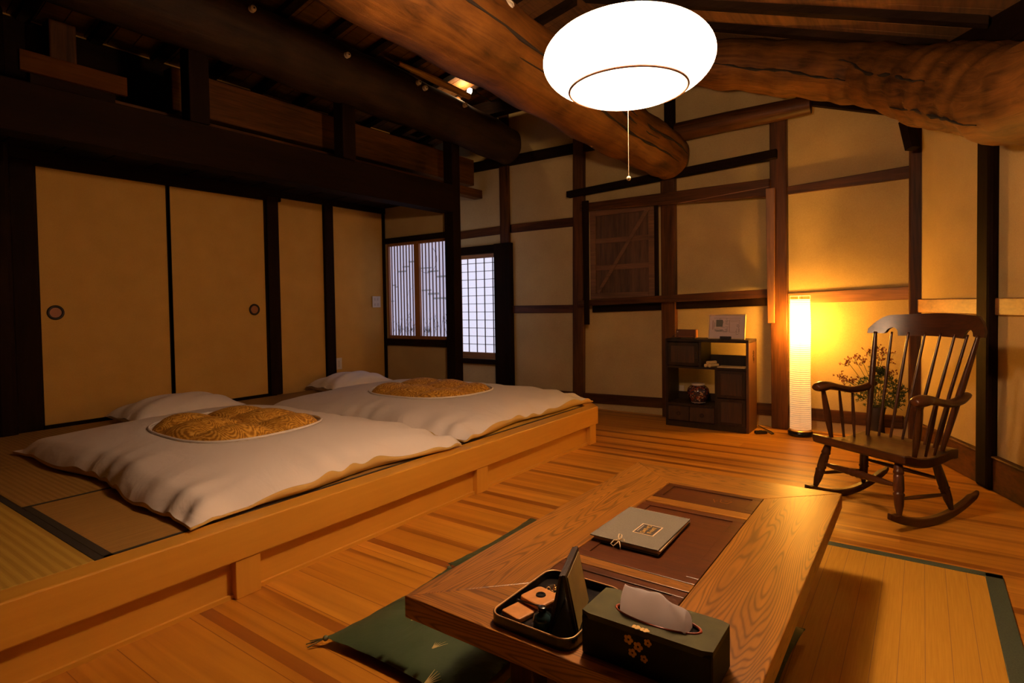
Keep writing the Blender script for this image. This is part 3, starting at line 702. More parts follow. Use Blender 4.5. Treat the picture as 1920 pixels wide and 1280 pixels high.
# ================================================================== logs
def smoothpath(pts, n=8):
    """Catmull-Rom through (x, y, z, r)"""
    out = []
    P = [pts[0]] + list(pts) + [pts[-1]]
    for i in range(1, len(P)-2):
        for k in range(n):
            t = k/n
            out.append(tuple(0.5*((2*P[i][j]) + (-P[i-1][j]+P[i+1][j])*t + (2*P[i-1][j]-5*P[i][j]+4*P[i+1][j]-P[i+2][j])*t*t + (-P[i-1][j]+3*P[i][j]-3*P[i+1][j]+P[i+2][j])*t**3) for j in range(4)))
    out.append(pts[-1]); return out
def log(name, pts, mat, lab, seed, cracks=()):
    q = smoothpath(pts); r3 = random.Random(seed)
    root = thing(name, lab, 'log beam', (pts[0][0], pts[0][1], pts[0][2]-pts[0][3]))
    o0 = Vector(root.location)
    mb = MB(); mb.tube([Vector(p[:3])-o0 for p in q], [p[3]*(1+.03*math.sin(i*1.3+seed)) for i, p in enumerate(q)], 28, grain=True)
    for v in mb.bm.verts:
        v.co += Vector((math.sin(v.co.z*23+seed)+math.sin(v.co.y*4.1), math.sin(v.co.x*19), math.sin(v.co.x*15+v.co.y*2.7)))*.006
    mb.build('trunk', mat, root, auto=50)
    for (i0, i1, ang) in cracks:
        pp = []
        for i in range(i0, i1):
            p = q[i]; d = (Vector(q[min(i+1, len(q)-1)][:3])-Vector(q[i-1][:3])).normalized()
            a = d.cross(Vector((0, 0, 1))).normalized(); b = a.cross(d)
            an = math.radians(ang) + .035*math.sin(i*.55+ang) + .012*math.sin(i*2.1)
            pp.append(Vector(p[:3])-o0 + (a*math.cos(an)+b*math.sin(an))*p[3]*1.02)
        n = len(pp)
        MB().tube(pp, [.003+.011*math.sin(PI*i/(n-1))*(.6+.4*math.sin(i*1.7)) for i in range(n)], 6).build('crack', 'crack', root)
    return root
log('log_beam', [(-2.2, -2.2, 2.85, .27), (-2.2, 0.6, 2.80, .27), (-2.2, 2.2, 2.745, .27), (-2.2, 3.4, 2.71, .265), (-2.12, 4.4, 2.60, .25), (-1.97, 4.95, 2.48, .225), (-1.92, 5.26, 2.43, .19)], 'log',
    'huge orange-brown log beam crossing behind the round lantern', 2, ((8, 38, -14), (20, 44, -32), (30, 47, -2)))
log('log_beam', [(-2.45, 4.5, 3.16, .165), (-1.95, 4.64, 3.11, .178), (-1.37, 4.84, 3.017, .187), (-0.96, 4.87, 2.90, .198), (-0.584, 4.82, 2.76, .205), (-0.278, 4.70, 2.62, .205), (-0.03, 4.42, 2.42, .225), (0.14, 4.17, 2.29, .232), (0.27, 3.93, 2.17, .23), (0.385, 3.68, 2.05, .235), (0.62, 3.1, 1.95, .24), (1.2, 1.6, 1.9, .24)], 'logx',
    'curved brown log beam sweeping to the upper right corner', 5, ((14, 40, -20), (36, 60, 12), (50, 74, -30)))
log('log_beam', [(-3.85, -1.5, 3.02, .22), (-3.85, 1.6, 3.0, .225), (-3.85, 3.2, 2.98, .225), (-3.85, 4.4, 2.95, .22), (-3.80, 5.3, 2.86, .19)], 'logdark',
    'dark log beam with white insulators at the upper left', 9)
tag(MB().bar((-.10, 4.90, 2.33), (-.06, 4.86, 2.12), .07, .06).build('log_stub', 'darkZ', auto=40),
    'dark sawn stub end under the curved log, above the corner post', 'timber stub')
tag(MB().tube([(-3.70, 3.55, 3.195), (-3.70, 4.0, 3.19), (-3.70, 4.5, 3.18)], [.02, .035, .03], 8).build('rim_light_strip', 'rimlight', auto=40),  # made-up strip: the log's lit rim put into shape and pale colour
    'thin pale strip along the dark log, painted as its spotlit rim', 'rim_strip')
tag(MB().box(-3.97, -3.92, 4.58, 4.63, 3.13, 3.25).build('thin_strut', 'railZ'), 'thin lit wooden strut beside the spotlight', 'strut')
# purlins and tie beams in the dark roof space
for x, lab in ((-3.3, 'dark purlin left of the big log'),):
    z = roof_z(x) - .09
    tag(MB().box(x-.05, x+.05, -2.2, 5.36, z-.14, z-.02).build('purlin', 'rafter', bevel=.004), lab, 'beam')
tag(MB().box(-4.9, -2.3, 4.86, 4.98, 3.10, 3.24).build('tie_beam', 'darkX'), 'dark tie beam above the spotlight', 'beam')

# insulator knobs on the dark log
def knob(x, y, z, lab):
    t = thing('insulator_knob', lab, 'insulator', (x, y, z), group='porcelain insulators on the dark log')
    MB().lathe([(.008, 0), (.021, .003), (.023, .012), (.014, .017), (.014, .022), (.022, .027), (.020, .038), (.006, .042)], (0, 0, 0), (1, 0, 0), 16).build('porcelain', 'white', t, smooth=True)
    MB().cyl((.036, 0, 0), (.045, 0, 0), .006, .006, 10).build('screw_head', 'iron', t)
    return t
for y, z, lab in ((2.16, 3.07, 'white porcelain insulator nearest the upper left'), (2.93, 3.03, 'white porcelain insulator between the two struts'),
                  (3.70, 3.055, 'upper insulator of the pair below the pale rim strip'), (3.78, 3.03, 'lower insulator of the pair below the pale rim strip'),
                  (4.33, 3.03, 'insulator beside the thin lit strut')):
    knob(-3.632, y, z, lab)
# spotlight
sp_ = thing('spotlight', 'small bright spotlight glowing under the roof', 'lamp', (-3.70, 4.62, 3.25))
MB().lathe([(.016, 0), (.03, .02), (.035, .06), (.033, .065)], (0, 0, 0), (-.35, -.9, 0.05), 18).build('housing', 'blackmatte', sp_, smooth=True)
MB().ball((-.028, -.07, .004), .030).build('bulb_glass', emit('spot_glow', (1, .85, .62, 1), 14), sp_, smooth=True)
MB().cyl((0, 0, 0), (.0, .27, -.02), .006, .006, 8).build('stem', 'blackmatte', sp_)
# smoke detector hanging from a rafter plate
sd = thing('smoke_detector', 'round cream smoke detector above the log, left of the lantern', 'detector', (-1.990, 2.737, 2.776))
MB().lathe([(.035, 0), (.058, .012), (.064, .03), (.066, .045)], (0, 0, 0), (0, 0, 1), 28).build('body', 'white', sd, smooth=True)
MB().cyl((0, 0, .045), (0, 0, .052), .07, .07, 28).build('base_plate', 'white', sd)
MB().cyl((0, 0, .052), (0, 0, 0.729), .012, .012, 10).build('mounting_rod', 'rafter', sd)

# ================================================================== platform
pf = thing('tatami_platform', 'honey wood platform step carrying the tatami and both futons', 'platform', (-2.08, 2.2, 0))
X0 = -2.08; oy = 2.2
def P(x, y, z): return (x-X0, y-oy, z)
MB().prism([(x-X0, y-oy) for x, y in ((-2.18, -1.6), (-2.08, -1.6), (-2.08, 4.06), (-2.40, 4.40), (-3.88, 4.40), (-3.88, 4.30), (-2.44, 4.30), (-2.18, 4.02))],
           (0, 0, .145), (1, 0, 0), (0, 1, 0), (0, 0, 1), .137).build('edge_beam', 'honeyY', pf, bevel=.006)
MB().box(*[v for pr in ((-2.135-X0, -2.118-X0), (-1.6-oy, 3.99-oy), (0.0, .146)) for v in pr]).build('riser_panel', 'honeyY', pf)
MB().box(-2.118-X0, -2.106-X0, -1.6-oy, 3.99-oy, 0, .016).build('riser_foot_strip', 'honeyY', pf)
for y0 in (-0.95, 1.12, 2.55, 3.93):
    MB().box(-2.13-X0, -2.085-X0, y0-oy, y0+.10-oy, 0, .146).build('support_post', 'honeyZ', pf, bevel=.003)
MB().prism([(x-X0, y-oy) for x, y in ((-4.97, -1.6), (-2.18, -1.6), (-2.18, 4.02), (-2.44, 4.30), (-3.88, 4.30), (-3.88, 4.44), (-4.97, 4.44))],
           (0, 0, .02), (1, 0, 0), (0, 1, 0), (0, 0, 1), .20).build('base_deck', 'honeyX', pf)
MB().prism([(x-X0, y-oy) for x, y in ((-2.11, 4.03), (-2.12, 3.99), (-2.42, 4.34), (-3.87, 4.34), (-3.87, 4.37), (-2.41, 4.37))],
           (0, 0, .0), (1, 0, 0), (0, 1, 0), (0, 0, 1), .146).build('end_panel', 'honeyX', pf)

def mat_(x0, x1, y0, y1, weave, edges, lab):
    t = thing('tatami_mat', lab, 'tatami mat', ((x0+x1)/2, (y0+y1)/2, .221), group=None)
    cx, cy = (x0+x1)/2, (y0+y1)/2
    MB().box(x0-cx+.002, x1-cx-.002, y0-cy+.002, y1-cy-.002, 0, .058).build('woven_surface', weave, t, bevel=.002)
    for e in edges:
        b = {'y0': (x0, x1, y0, y0+.028), 'y1': (x0, x1, y1-.028, y1), 'x0': (x0, x0+.022, y0, y1), 'x1': (x1-.016, x1, y0, y1)}[e]
        MB().box(b[0]-cx+.0015, b[1]-cx-.0015, b[2]-cy+.001, b[3]-cy-.001, .01, .0595).build('cloth_edging', 'heri', t)
    return t
mat_(-4.90, -2.185, -1.0, 0.735, 'tatamiX', ('y1',), 'ribbed yellow tatami mat at the lower left corner of the photo')
mat_(-3.04, -2.185, 0.735, 2.45, 'tatamiY', ('x1', 'x0', 'y0'), 'smooth brown tatami mat between the near futon corner and the platform edge')
mat_(-3.92, -3.04, 0.735, 2.45, 'tatamiW', (), 'tatami mat at the left, its corner showing beside the near futon')
mat_(-4.93, -3.92, 0.735, 2.45, 'tatamiW', (), 'tatami mat by the left sliding door')
mat_(-3.04, -2.185, 2.45, 4.0, 'tatamiX', ('x1',), 'yellow tatami strip under the far futon, along the platform edge')
mat_(-4.93, -3.04, 2.45, 4.28, 'tatamiW', (), 'tatami mat under the pillow end of the far futon')

# ================================================================== futons
def futon(cx, cy, hx, hy, seed, lab, dz=0.0, corners=None):
    """foot end at +x (platform edge), head end at -x"""
    ZM = .2805
    t = thing('futon_bed', lab, 'bedding', (cx, cy, ZM), group=None)
    r4 = random.Random(seed)
    # mattress below
    def rim(u, v): return max(0.0, 1-abs(u)**10)**.5 * max(0.0, 1-abs(v)**8)**.5
    mb = MB(); n, m = 40, 30
    def ft(i, j):
        u, v = 2*i-1, 2*j-1
        return (u*(hx-.02)-.08, v*(hy-.13), .004+.065*rim(u, v)+.003*math.sin(u*31)*math.sin(v*17))
    mb.grid(n, m, ft); 
    mb.grid(n, m, lambda i, j: ((2*i-1)*(hx-.02)-.08, (2*j-1)*(hy-.13), .004))
    bmesh.ops.remove_doubles(mb.bm, verts=mb.bm.verts, dist=.0005)
    mb.build('mattress', 'lining', t, smooth=True)
    ph = [r4.random()*6 for _ in range(8)]
    def pinch(u, v):
        x = u*(hx - .055*(1-v*v)**1.0) ; y = v*(hy - .06*(1-u*u)**1.2 - (.02*math.sin(u*7+ph[0])*abs(v)**3))
        x += .018*math.sin(v*6+ph[1])*abs(u)**3
        return x, y
    def top(u, v):
        e = max(0.0, (1-abs(u)**2.6))**.55 * max(0.0, (1-abs(v)**2.6))**.6
        h = .062 + .118*e*dz
        h += .007*math.sin(3.2*u+ph[2])*math.sin(2.7*v+ph[3])
        # gathered folds that fade inwards from the rim
        eu = abs(v)**6; ev = abs(u)**8
        h += .015*math.sin(u*30+ph[4]+2*math.sin(u*7))*eu*max(.12, .55+.75*u) + .010*math.sin(v*22+ph[5]+2*math.sin(v*6))*ev*(.75+.25*u)
        h += .007*math.sin(u*11+v*9+ph[6])*(eu+ev)*.7
        # soft drop to the mattress at the very edge
        k_ = max(abs(u), abs(v))
        if k_ > .9: h -= (k_-.9)/.1*(.03 if abs(v) > abs(u) or u < 0 else .014+.014*math.sin(v*5+ph[7]))
        c = (abs(u)*abs(v))**10
        h -= .045*c
        return max(.022, h)
    def sup(u, v): return (abs(u-MU)/.46)**2.6 + (abs(v-MV)/.54)**2.4
    MU, MV = .03, -.02
    n, m = 96, 80
    mb = MB()
    def fc(i, j):
        u, v = 2*i-1, 2*j-1
        x, y = pinch(u, v); z = top(u, v)
        s = sup(u, v)
        if s < 1.0: z -= .03
        elif s < 1.35: z -= .006*(1.35-s)/.35
        return (x, y, z)
    mb.grid(n, m, fc)
    mb.build('duvet_cover', 'duvet', t, smooth=True, subsurf=0)
    # pale ochre underside showing below the hem
    mb = MB(); N_ = 400; ra = []; rb2 = []; rc2 = []
    for i in range(N_):
        t_ = 8*i/N_
        if t_ < 2: u, v = -1+t_, -1
        elif t_ < 4: u, v = 1, -1+(t_-2)
        elif t_ < 6: u, v = 1-(t_-4), 1
        else: u, v = -1, 1-(t_-6)
        x, y = pinch(u, v); z = top(u, v)
        cn = (abs(u)*abs(v))**4
        ra.append(mb.bm.verts.new((x*.999, y*.999, z-.001)))
        o_ = .004+.004*(.5+.5*math.sin(i*.13+seed))*(1-cn)
        L_ = math.hypot(x, y); rb2.append(mb.bm.verts.new((x+x/L_*o_*.6, y+y/L_*o_*.6, max(.010, z*.55))))
        rc2.append(mb.bm.verts.new((x*.97, y*.97, .004)))
    for i in range(N_):
        j = (i+1) % N_
        mb.bm.faces.new([ra[i], ra[j], rb2[j], rb2[i]]); mb.bm.faces.new([rb2[i], rb2[j], rc2[j], rc2[i]])
    mb.build('duvet_underside', 'lining', t, smooth=True)
    # brocade quilt showing through the opening
    mb = MB(); nr, na = 16, 96; prev = None
    def qz(u, v):
        # soft tufted squares
        a = abs(math.sin((u-MU)*PI*1.5/.46+PI/2)); b = abs(math.sin((v-MV+.0)*PI/.54 + 0))
        return top(u, v) - .012 + .062*(a**.55)*(b**.55)*max(0, 1-sup(u, v)**2*.8)**.5
    rows = []
    for a_ in range(nr+1):
        rr = a_/nr*1.03
        row = []
        for b_ in range(na):
            th = 2*PI*b_/na; cu, su = math.cos(th), math.sin(th)
            u = MU + .46*rr*math.copysign(abs(cu)**(2/2.6), cu); v = MV + .54*rr*math.copysign(abs(su)**(2/2.4), su)
            x, y = pinch(u, v)
            z = qz(u, v) - .034*max(0, (rr-.86)/.17)**1.5
            row.append(mb.bm.verts.new((x, y, z)) if a_ or not b_ else rows_first)
            if a_ == 0 and b_ == 0: rows_first = row[0]
        rows.append(row)
    for a_ in range(1, nr+1):
        for b_ in range(na):
            c_ = (b_+1) % na
            if a_ == 1: mb.bm.faces.new([rows[0][0], rows[1][b_], rows[1][c_]])
            else: mb.bm.faces.new([rows[a_-1][b_], rows[a_][b_], rows[a_][c_], rows[a_-1][c_]])
    q = mb.build('brocade_quilt', 'brocade', t, smooth=True); q['label'] = 'gold patterned quilt in the oval opening'
    # piped seam of the opening
    pp = []
    for b_ in range(na+1):
        th = 2*PI*b_/na; cu, su = math.cos(th), math.sin(th)
        u = MU + .472*math.copysign(abs(cu)**(2/2.6), cu); v = MV + .553*math.copysign(abs(su)**(2/2.4), su)
        x, y = pinch(u, v); pp.append((x, y, top(u, v)+.001))
    MB().tube(pp, .006, 6).build('opening_seam', 'duvet', t, smooth=True)
    return t
futon(-3.17, 1.735, 1.03, 0.76, 3, 'near futon with a white cover and gold oval, left of the other bed', 1.0)
futon(-3.22, 3.36, 1.05, 0.83, 8, 'far futon with a white cover and gold oval, by the paper windows', 0.85)
def pillow(x, y, rot, lab, hx=.22, hy=.34, h=.13):
    mb = MB()
    def f(s):
        def g(i, j):
            u, v = 2*i-1, 2*j-1
            e = max(0, 1-abs(u)**2.4)**.5*max(0, 1-abs(v)**2.4)**.5
            x_ = u*(hx-.03*(1-v*v)); y_ = v*(hy-.03*(1-u*u))
            z_ = .05 + s*h*.5*e*(1 if s > 0 else .7) + (.006*math.sin(u*9+v*5) if s > 0 else 0)
            return (x_, y_, max(z_, .002))
        return g
    mb.grid(26, 26, f(1)); mb.grid(26, 26, f(-1)); bmesh.ops.remove_doubles(mb.bm, verts=mb.bm.verts, dist=.0005)
    o = mb.build('pillow', 'duvet', smooth=True); tag(o, lab, 'pillow')
    o.location = (x, y, .281); o.rotation_euler = (0, 0, rot)
    return o
pillow(-4.60, 2.06, .05, 'dim white pillow at the head of the near futon', .25, .40, .25)
pillow(-4.64, 3.72, -.05, 'white pillow at the head of the far futon', .24, .36, .24)

# ================================================================== wall plates
def plate(name, y, z, hy, hz, lab, cat, kind):
    t = thing(name, lab, cat, (XL+.002, y, z))
    MB().box(0, .008, -hy, hy, -hz, hz).build('cover_plate', 'white', t, bevel=.002)
    if kind == 'switch':
        for a in (-.022, .022):
            for b in (-.03, .03): MB().box(.008, .012, a-.011, a+.011, b-.014, b+.014).build('rocker_switch', 'porcelain', t, bevel=.002)
    else:
        MB().box(.008, .011, -.012, .012, -.035, .035).build('toggle', 'porcelain', t, bevel=.002)
    return t
plate('switch_plate', 4.36, 1.15, .058, .062, 'cream plate with four square switches left of the lattice window', 'light switch', 'switch')
plate('outlet_plate', 3.835, .505, .035, .06, 'cream single wall plate low on the wall above the far pillow', 'light switch', 'outlet')

# ================================================================== board shutter
sh = thing('board_shutter', 'old brown board shutter with a diagonal brace', 'shutter', (-2.44, YB-.045, 1.14))
w2 = .345; H = .90
for i in range(5):
    x0 = -w2+.03 + i*(2*w2-.06)/5
    pass
mb = MB()
for i in range(5):
    x0 = -w2+.03 + i*(2*w2-.06)/5; mb.box(x0+.001, x0+(2*w2-.06)/5-.001, .0, .015, .03, H-.03)
mb.build('boards', 'shutter', sh)
mb = MB()
mb.box(-w2, -w2+.06, -.018, .018, 0, H); mb.box(w2-.06, w2, -.018, .018, 0, H); mb.box(-w2+.06, w2-.06, -.018, .018, 0, .06); mb.box(-w2+.06, w2-.06, -.018, .018, H-.06, H)
mb.build('frame', 'batten', sh, bevel=.003)
for z in (.29, .56): MB().box(-w2+.06, w2-.06, -.012, .0, z, z+.05).build('batten', 'batten', sh, bevel=.002)
MB().bar((-w2+.09, -.019, .06), (w2-.05, -.019, H-.02), .012, .035, up=(0.8, 0, -.6)).build('diagonal_brace', 'batten', sh, bevel=.002)
tag(MB().box(-2.075, -2.04, YB-.12, YB-.09, 1.13, 2.02).build('shutter_stop', 'darkZ', bevel=.003), 'thin dark upright strip just right of the shutter', 'timber strip')

# ================================================================== cabinet
cb = thing('display_cabinet', 'low dark wooden display cabinet with open niches', 'cabinet', (-1.52, 5.09, 0))
X1, X2, D0, D1, HT = -.345, .36, -.14, .14, .77
mb = MB().box(X1, X2, D0, D1, HT-.025, HT); mb.build('top', 'cabinet', cb, bevel=.004)
MB().box(X1, X1+.022, D0, D1, 0, HT-.025).build('side_panel', 'cabinet', cb, bevel=.002)
s1 = MB().box(X2-.022, X2, D0, D1, 0, HT-.025).build('side_panel', 'cablit', cb, bevel=.002); s1['label'] = 'lit right side with carved openwork'
g = MB()
for (a, b, c, d) in ((0, .075, -.018, .055), (0, .075, .018, .055), (-.02, .05, .02, .05), (0, .05, 0, .03), (-.022, .028, .022, .036), (-.012, .03, -.012, -.01), (.006, .02, .02, .008), (.006, .012, .006, -.03), (.018, .008, .018, -.014)):
    g.bar((X2+.0005, .02+a, .60+b), (X2+.0005, .02+c, .60+d), .0015, .007, up=(0, .7, .7))
g.build('carved_mark', 'black', cb)
MB().box(X1+.022, X2-.022, D0, D1, .515, .532).build('shelf', 'cabinet', cb)
MB().box(-.05, -.028, D0+.002, D1, .532, HT-.025).build('divider', 'cabinet', cb)
MB().box(.085, .105, D0+.002, D1, .05, .515).build('divider', 'cabinet', cb)
MB().box(X1+.022, .085, D0, D1, .185, .205).build('shelf', 'cabinet', cb)
MB().box(X1+.022, X2-.022, D0, D1, 0, .05).build('plinth', 'cabinet', cb)
MB().box(X1+.022, -.05, D1-.01, D1, .532, HT-.025).build('back_board', 'cabinet', cb)
MB().box(-.05, X2-.022, D1-.01, D1, .532, .62).build('back_board', 'cabinet', cb)
MB().box(.105, X2-.022, D1-.01, D1, .05, .515).build('back_board', 'cabinet', cb)
MB().box(X1+.022, .085, D1-.01, D1, .205, .27).build('back_board', 'cabinet', cb)
d = MB().box(X1+.025, -.053, D0-.006, D0+.01, .538, HT-.03).build('door', 'cabinet', cb, bevel=.003)
MB().box(X1+.055, -.085, D0-.009, D0-.004, .565, HT-.06).build('door_panel', 'cabdoor', d, bevel=.003)
MB().box(-.072, -.064, D0-.02, D0-.006, .60, .66).build('handle', 'iron', d)
for z0, z1 in ((.052, .275), (.28, .512)):
    d = MB().box(.107, X2-.024, D0-.006, D0+.01, z0, z1).build('door', 'cabinet', cb, bevel=.003)
    MB().box(.135, X2-.052, D0-.009, D0-.004, z0+.025, z1-.025).build('door_panel', 'cabdoor', d, bevel=.003)
for x0, x1 in ((X1+.025, -.135), (-.13, .083)):
    d = MB().box(x0, x1, D0-.006, D0+.1, .055, .182).build('drawer', 'cabdoor', cb, bevel=.003)
    MB().torus(((x0+x1)/2, D0-.012, .115), .014, .003, (0, 1, 0), 20, 6).build('ring_pull', 'iron', d, smooth=True)
# things in and on it
jr = thing('porcelain_jar', 'round patterned porcelain jar inside the cabinet', 'jar', (-1.60, 5.03, .2055))
MB().lathe([(.05, 0), (.054, .006), (.07, .03), (.088, .07), (.094, .10), (.088, .13), (.066, .152), (.05, .158)], seg=40).build('body', 'jar', jr, smooth=True)
MB().lathe([(.05, .156), (.056, .160), (.056, .172), (.048, .176)], seg=32).build('rim', 'porcelain', jr, smooth=True)
MB().torus((0, 0, .012), .058, .003).build('foot_line', 'porcelain', jr, smooth=True)
rd = thing('small_radio', 'small reddish wooden radio on the left of the cabinet top', 'radio', (-1.705, 5.05, HT+.001))
MB().box(-.085, .085, -.035, .035, .006, .078).build('case', 'radio', rd, bevel=.004)
MB().box(.0855, .088, -.033, .033, .007, .077).build('end_cheek', 'radioside', rd)
MB().box(-.06, .07, -.038, -.035, .014, .022).build('front_strip', 'copper', rd)
MB().cyl((-.068, -.042, .06), (-.068, -.035, .06), .006, .006, 12).build('knob', 'porcelain', rd)
for x in (-.07, .07): MB().box(x-.01, x+.01, -.03, .03, 0, .006).build('foot', 'blackmatte', rd)
tag(MB().tube([(-1.79, 5.05, .79), (-1.815, 5.08, .80), (-1.85, 5.1, .785), (-1.87, 5.13, .775)], .0025, 6).build('radio_cable', 'blackmatte'), 'thin dark cable left of the small radio', 'cable')
pc = thing('picture_frame', 'framed plan drawing leaning on the cabinet top', 'picture', (-1.36, 5.03, HT+.002), rotz=-.03)
pc.rotation_euler = (-.17, 0, -.03)
MB().box(-.145, .145, 0, .004, .0, .205).build('print', 'artpaper', pc)
mb = MB()
for b in ((-.152, .152, -.008, .012, -.0, .008), (-.152, .152, -.008, .012, .202, .212), (-.152, -.146, -.008, .012, 0, .21), (.145, .152, -.008, .012, 0, .21)): mb.box(*b)
mb.build('frame', 'artframe', pc)
ink = MB(); r5 = random.Random(4)
MB().box(-.09, -.035, -.0016, 0, .105, .165).build('plan_block', 'artink', pc)
for i in range(44):
    x = -.11 + r5.random()*.12; z = .055 + r5.random()*.12; l = .008+.03*r5.random()
    if r5.random() < .5: ink.box(x, min(x+l, .015), -.0014, 0, z, z+.0016)
    else: ink.box(x, x+.0014, -.0014, 0, z, min(z+l, .18))
ink.box(-.1, -.03, -.0014, 0, .072, .075); ink.box(-.1, 0, -.0014, 0, .064, .066)
ink.build('plan_lines', 'artink', pc); ink = MB()
for i in range(30):
    x = .075 + r5.random()*.03; z = .04+r5.random()*.09; ink.box(x, x+.006*r5.random()+.001, -.0014, 0, z, z+.003)
ink.build('side_caption', 'artink', pc)
fa = MB()
for b in ((.02, .024, .06, .165), (.02, .1, .163, .165), (.1, .102, .06, .165), (.02, .1, .06, .062), (-.11, .11, .178, .181), (-.12, -.115, .08, .16), (.03, .09, .15, .152)): fa.box(b[0], b[1], -.0014, 0, b[2], b[3])
fa.build('faint_lines', 'artfaint', pc)
MB().box(-.045, .045, -.03, -.010, 0, .02).build('stand', 'iron', pc)
# rolled pale cloths and papers on the upper shelf
for i, (dx, dz) in enumerate(((-.018, 0), (.018, 0), (0, .026))):
    o = MB().tube([(0, -.05, .014), (0, .05, .014)], .0145, 14).build('hand_towel', 'stone', auto=50)
    o.location = (-1.475+dx, 5.0, .5325+dz*.92); o.rotation_euler = (0, 0, -.45)
    tag(o, 'rolled pale hand towel on the cabinet shelf, ' + ('topmost of three', 'lower right of three', 'lower left of three')[2-i], 'towel', 'rolled hand towels in the cabinet')
tag(MB().box(-1.42, -1.195, 4.965, 5.09, .533, .541).build('paper_stack', 'stone', bevel=.002), 'flat pale papers on the cabinet shelf, right of the towels', 'papers')
ol = thing('wall_outlet', 'white wall outlet seen through the cabinet niche', 'outlet', (-1.87, YB-.006, .25))
MB().box(-.035, .035, -.004, .005, -.055, .055).build('cover_plate', 'white', ol, bevel=.002)
MB().box(-.016, .016, -.026, -.004, -.03, -.002).build('plug', 'blackmatte', ol, bevel=.003)

# ================================================================== floor lamp
fl = thing('floor_lamp', 'tall cylindrical paper floor lamp glowing in front of the wall post', 'lamp', FLOORLAMP)
MB().lathe([(.088, 0), (.092, .004), (.092, .028), (.088, .034)], seg=40).build('base', 'black', fl, auto=40)
MB().lathe([(.05, .034), (.083, .036), (.083, .042), (.05, .044)], seg=40).build('base_top', 'brass', fl, smooth=True)
mb = MB(); nz_ = 120
def fsh(i, j):
    a = 2*PI*i; z = .055 + 1.045*j
    r = .0785 - .006*j + .0011*math.sin(z*2*PI/.0165)
    r += .0012*math.sin(a*3+z*9)
    return (r*math.cos(a), r*math.sin(a), z)
mb.grid(40, 240, fsh, closed_u=True)
mb.build('paper_shade', 'paperlamp', fl, smooth=True)
MB().torus((0, 0, 1.128), .074, .0022).torus((0, 0, 1.10), .073, .0018).build('top_hoop', 'white', fl, smooth=True)
for a in range(4):
    th = a*PI/2+.3; MB().cyl((.073*math.cos(th), .073*math.sin(th), 1.10), (.073*math.cos(th), .073*math.sin(th), 1.128), .0022, .0022, 8).build('hoop_strut', 'white', fl)
MB().cyl((0, 0, .04), (0, 0, .80), .006, .006, 8).build('inner_pole', 'iron', fl)
tag(MB().tube([(-1.16, 5.28, .012), (-1.10, 5.20, .008), (-1.02, 5.10, .006), (-.99, 5.04, .006), (-1.0, 5.01, .008), (-1.03, 5.02, .02), (-1.06, 5.07, .008), (-1.08, 5.10, .008)], .0045, 8).build('power_cord', 'blackmatte', smooth=True), 'black power cord looped on the floor right of the cabinet', 'cord')
sw_ = thing('inline_switch', 'black inline cord switch on the floor beside the cabinet', 'switch', (-1.08, 5.00, .001), .6)
MB().box(-.05, .05, -.018, .018, 0, .026).build('body', 'black', sw_, bevel=.008)
MB().box(-.012, .012, -.008, .008, .026, .030).build('button', 'blackmatte', sw_, bevel=.002)

# ================================================================== flowers
vs = thing('flower_vase', 'dark tall vase of green sprays and rust-red blossoms behind the rocking chair', 'plant', (-.285, 5.12, 0))
MB().lathe([(.055, 0), (.062, .01), (.055, .12), (.05, .2), (.062, .27), (.055, .285), (.045, .28)], seg=24).build('vase', 'vase', vs, smooth=True)
stem = MB(); leaf = MB(); blo = MB(); r6 = random.Random(12)
def quad(mb, c, d, u, l, w_):
    c = Vector(c); d = Vector(d).normalized(); s_ = d.cross(Vector(u)).normalized()
    v = [mb.bm.verts.new(c), mb.bm.verts.new(c+d*l*.5+s_*w_), mb.bm.verts.new(c+d*l), mb.bm.verts.new(c+d*l*.5-s_*w_)]
    mb.bm.faces.new(v)
def rv(): return Vector((r6.gauss(0, 1), r6.gauss(0, 1), r6.gauss(0, 1))).normalized()
tips = [(-.04, -.02, .69), (.0, .02, .72), (.05, -.02, .70), (.08, 0, .64), (-.09, -.04, .63), (-.14, -.02, .64), (-.18, -.05, .61), (-.20, -.05, .47), (-.24, -.03, .50), (-.15, -.06, .48), (.10, -.03, .55), (.02, -.06, .66), (-.02, .03, .60)]
for (x, y, z) in tips:
    b = Vector((r6.uniform(-.02, .02), r6.uniform(-.02, .02), .27)); e = Vector((x, y, z))
    m_ = b.lerp(e, .5) + Vector((-.02*x, 0, .04))
    stem.tube([b, m_, e], .0018, 5)
    for k_ in range(16):
        c = e + Vector((r6.gauss(0, .022), r6.gauss(0, .02), r6.gauss(0, .018)))
        if k_ % 3 == 0: stem.tube([e - Vector((0, 0, .03)), c], .0009, 4)
        for q_ in range(4): quad(blo, c, rv(), rv(), .014, .005)
for i in range(420):
    t_ = r6.random(); r_ = .05 + .12*math.sin(PI*min(1, t_*1.1+.08))
    a = r6.random()*2*PI; z = .27 + .30*t_
    c = Vector((math.cos(a)*r_*r6.random()**.4*1.05 + .015, math.sin(a)*r_*.6*r6.random()**.5, z))
    if c.y > .17: c.y = .17
    d = (c - Vector((0, 0, .25))).normalized()
    for q_ in range(5): quad(leaf, c, d+rv()*.9, rv(), .03, .0032)
for x, z in ((.13, .38), (.15, .34), (.17, .42), (-.18, .40), (.12, .30)):
    stem.tube([(0, 0, .27), (x*.5, -.02, .34), (x, -.03, z)], .0015, 5)
    for q_ in range(26): quad(leaf, Vector((x, -.03, z))+rv()*.03, rv(), rv(), .03, .006)
stem.build('stems', 'stem', vs); leaf.build('foliage', 'leaf', vs); blo.build('blossoms', 'bloom', vs)

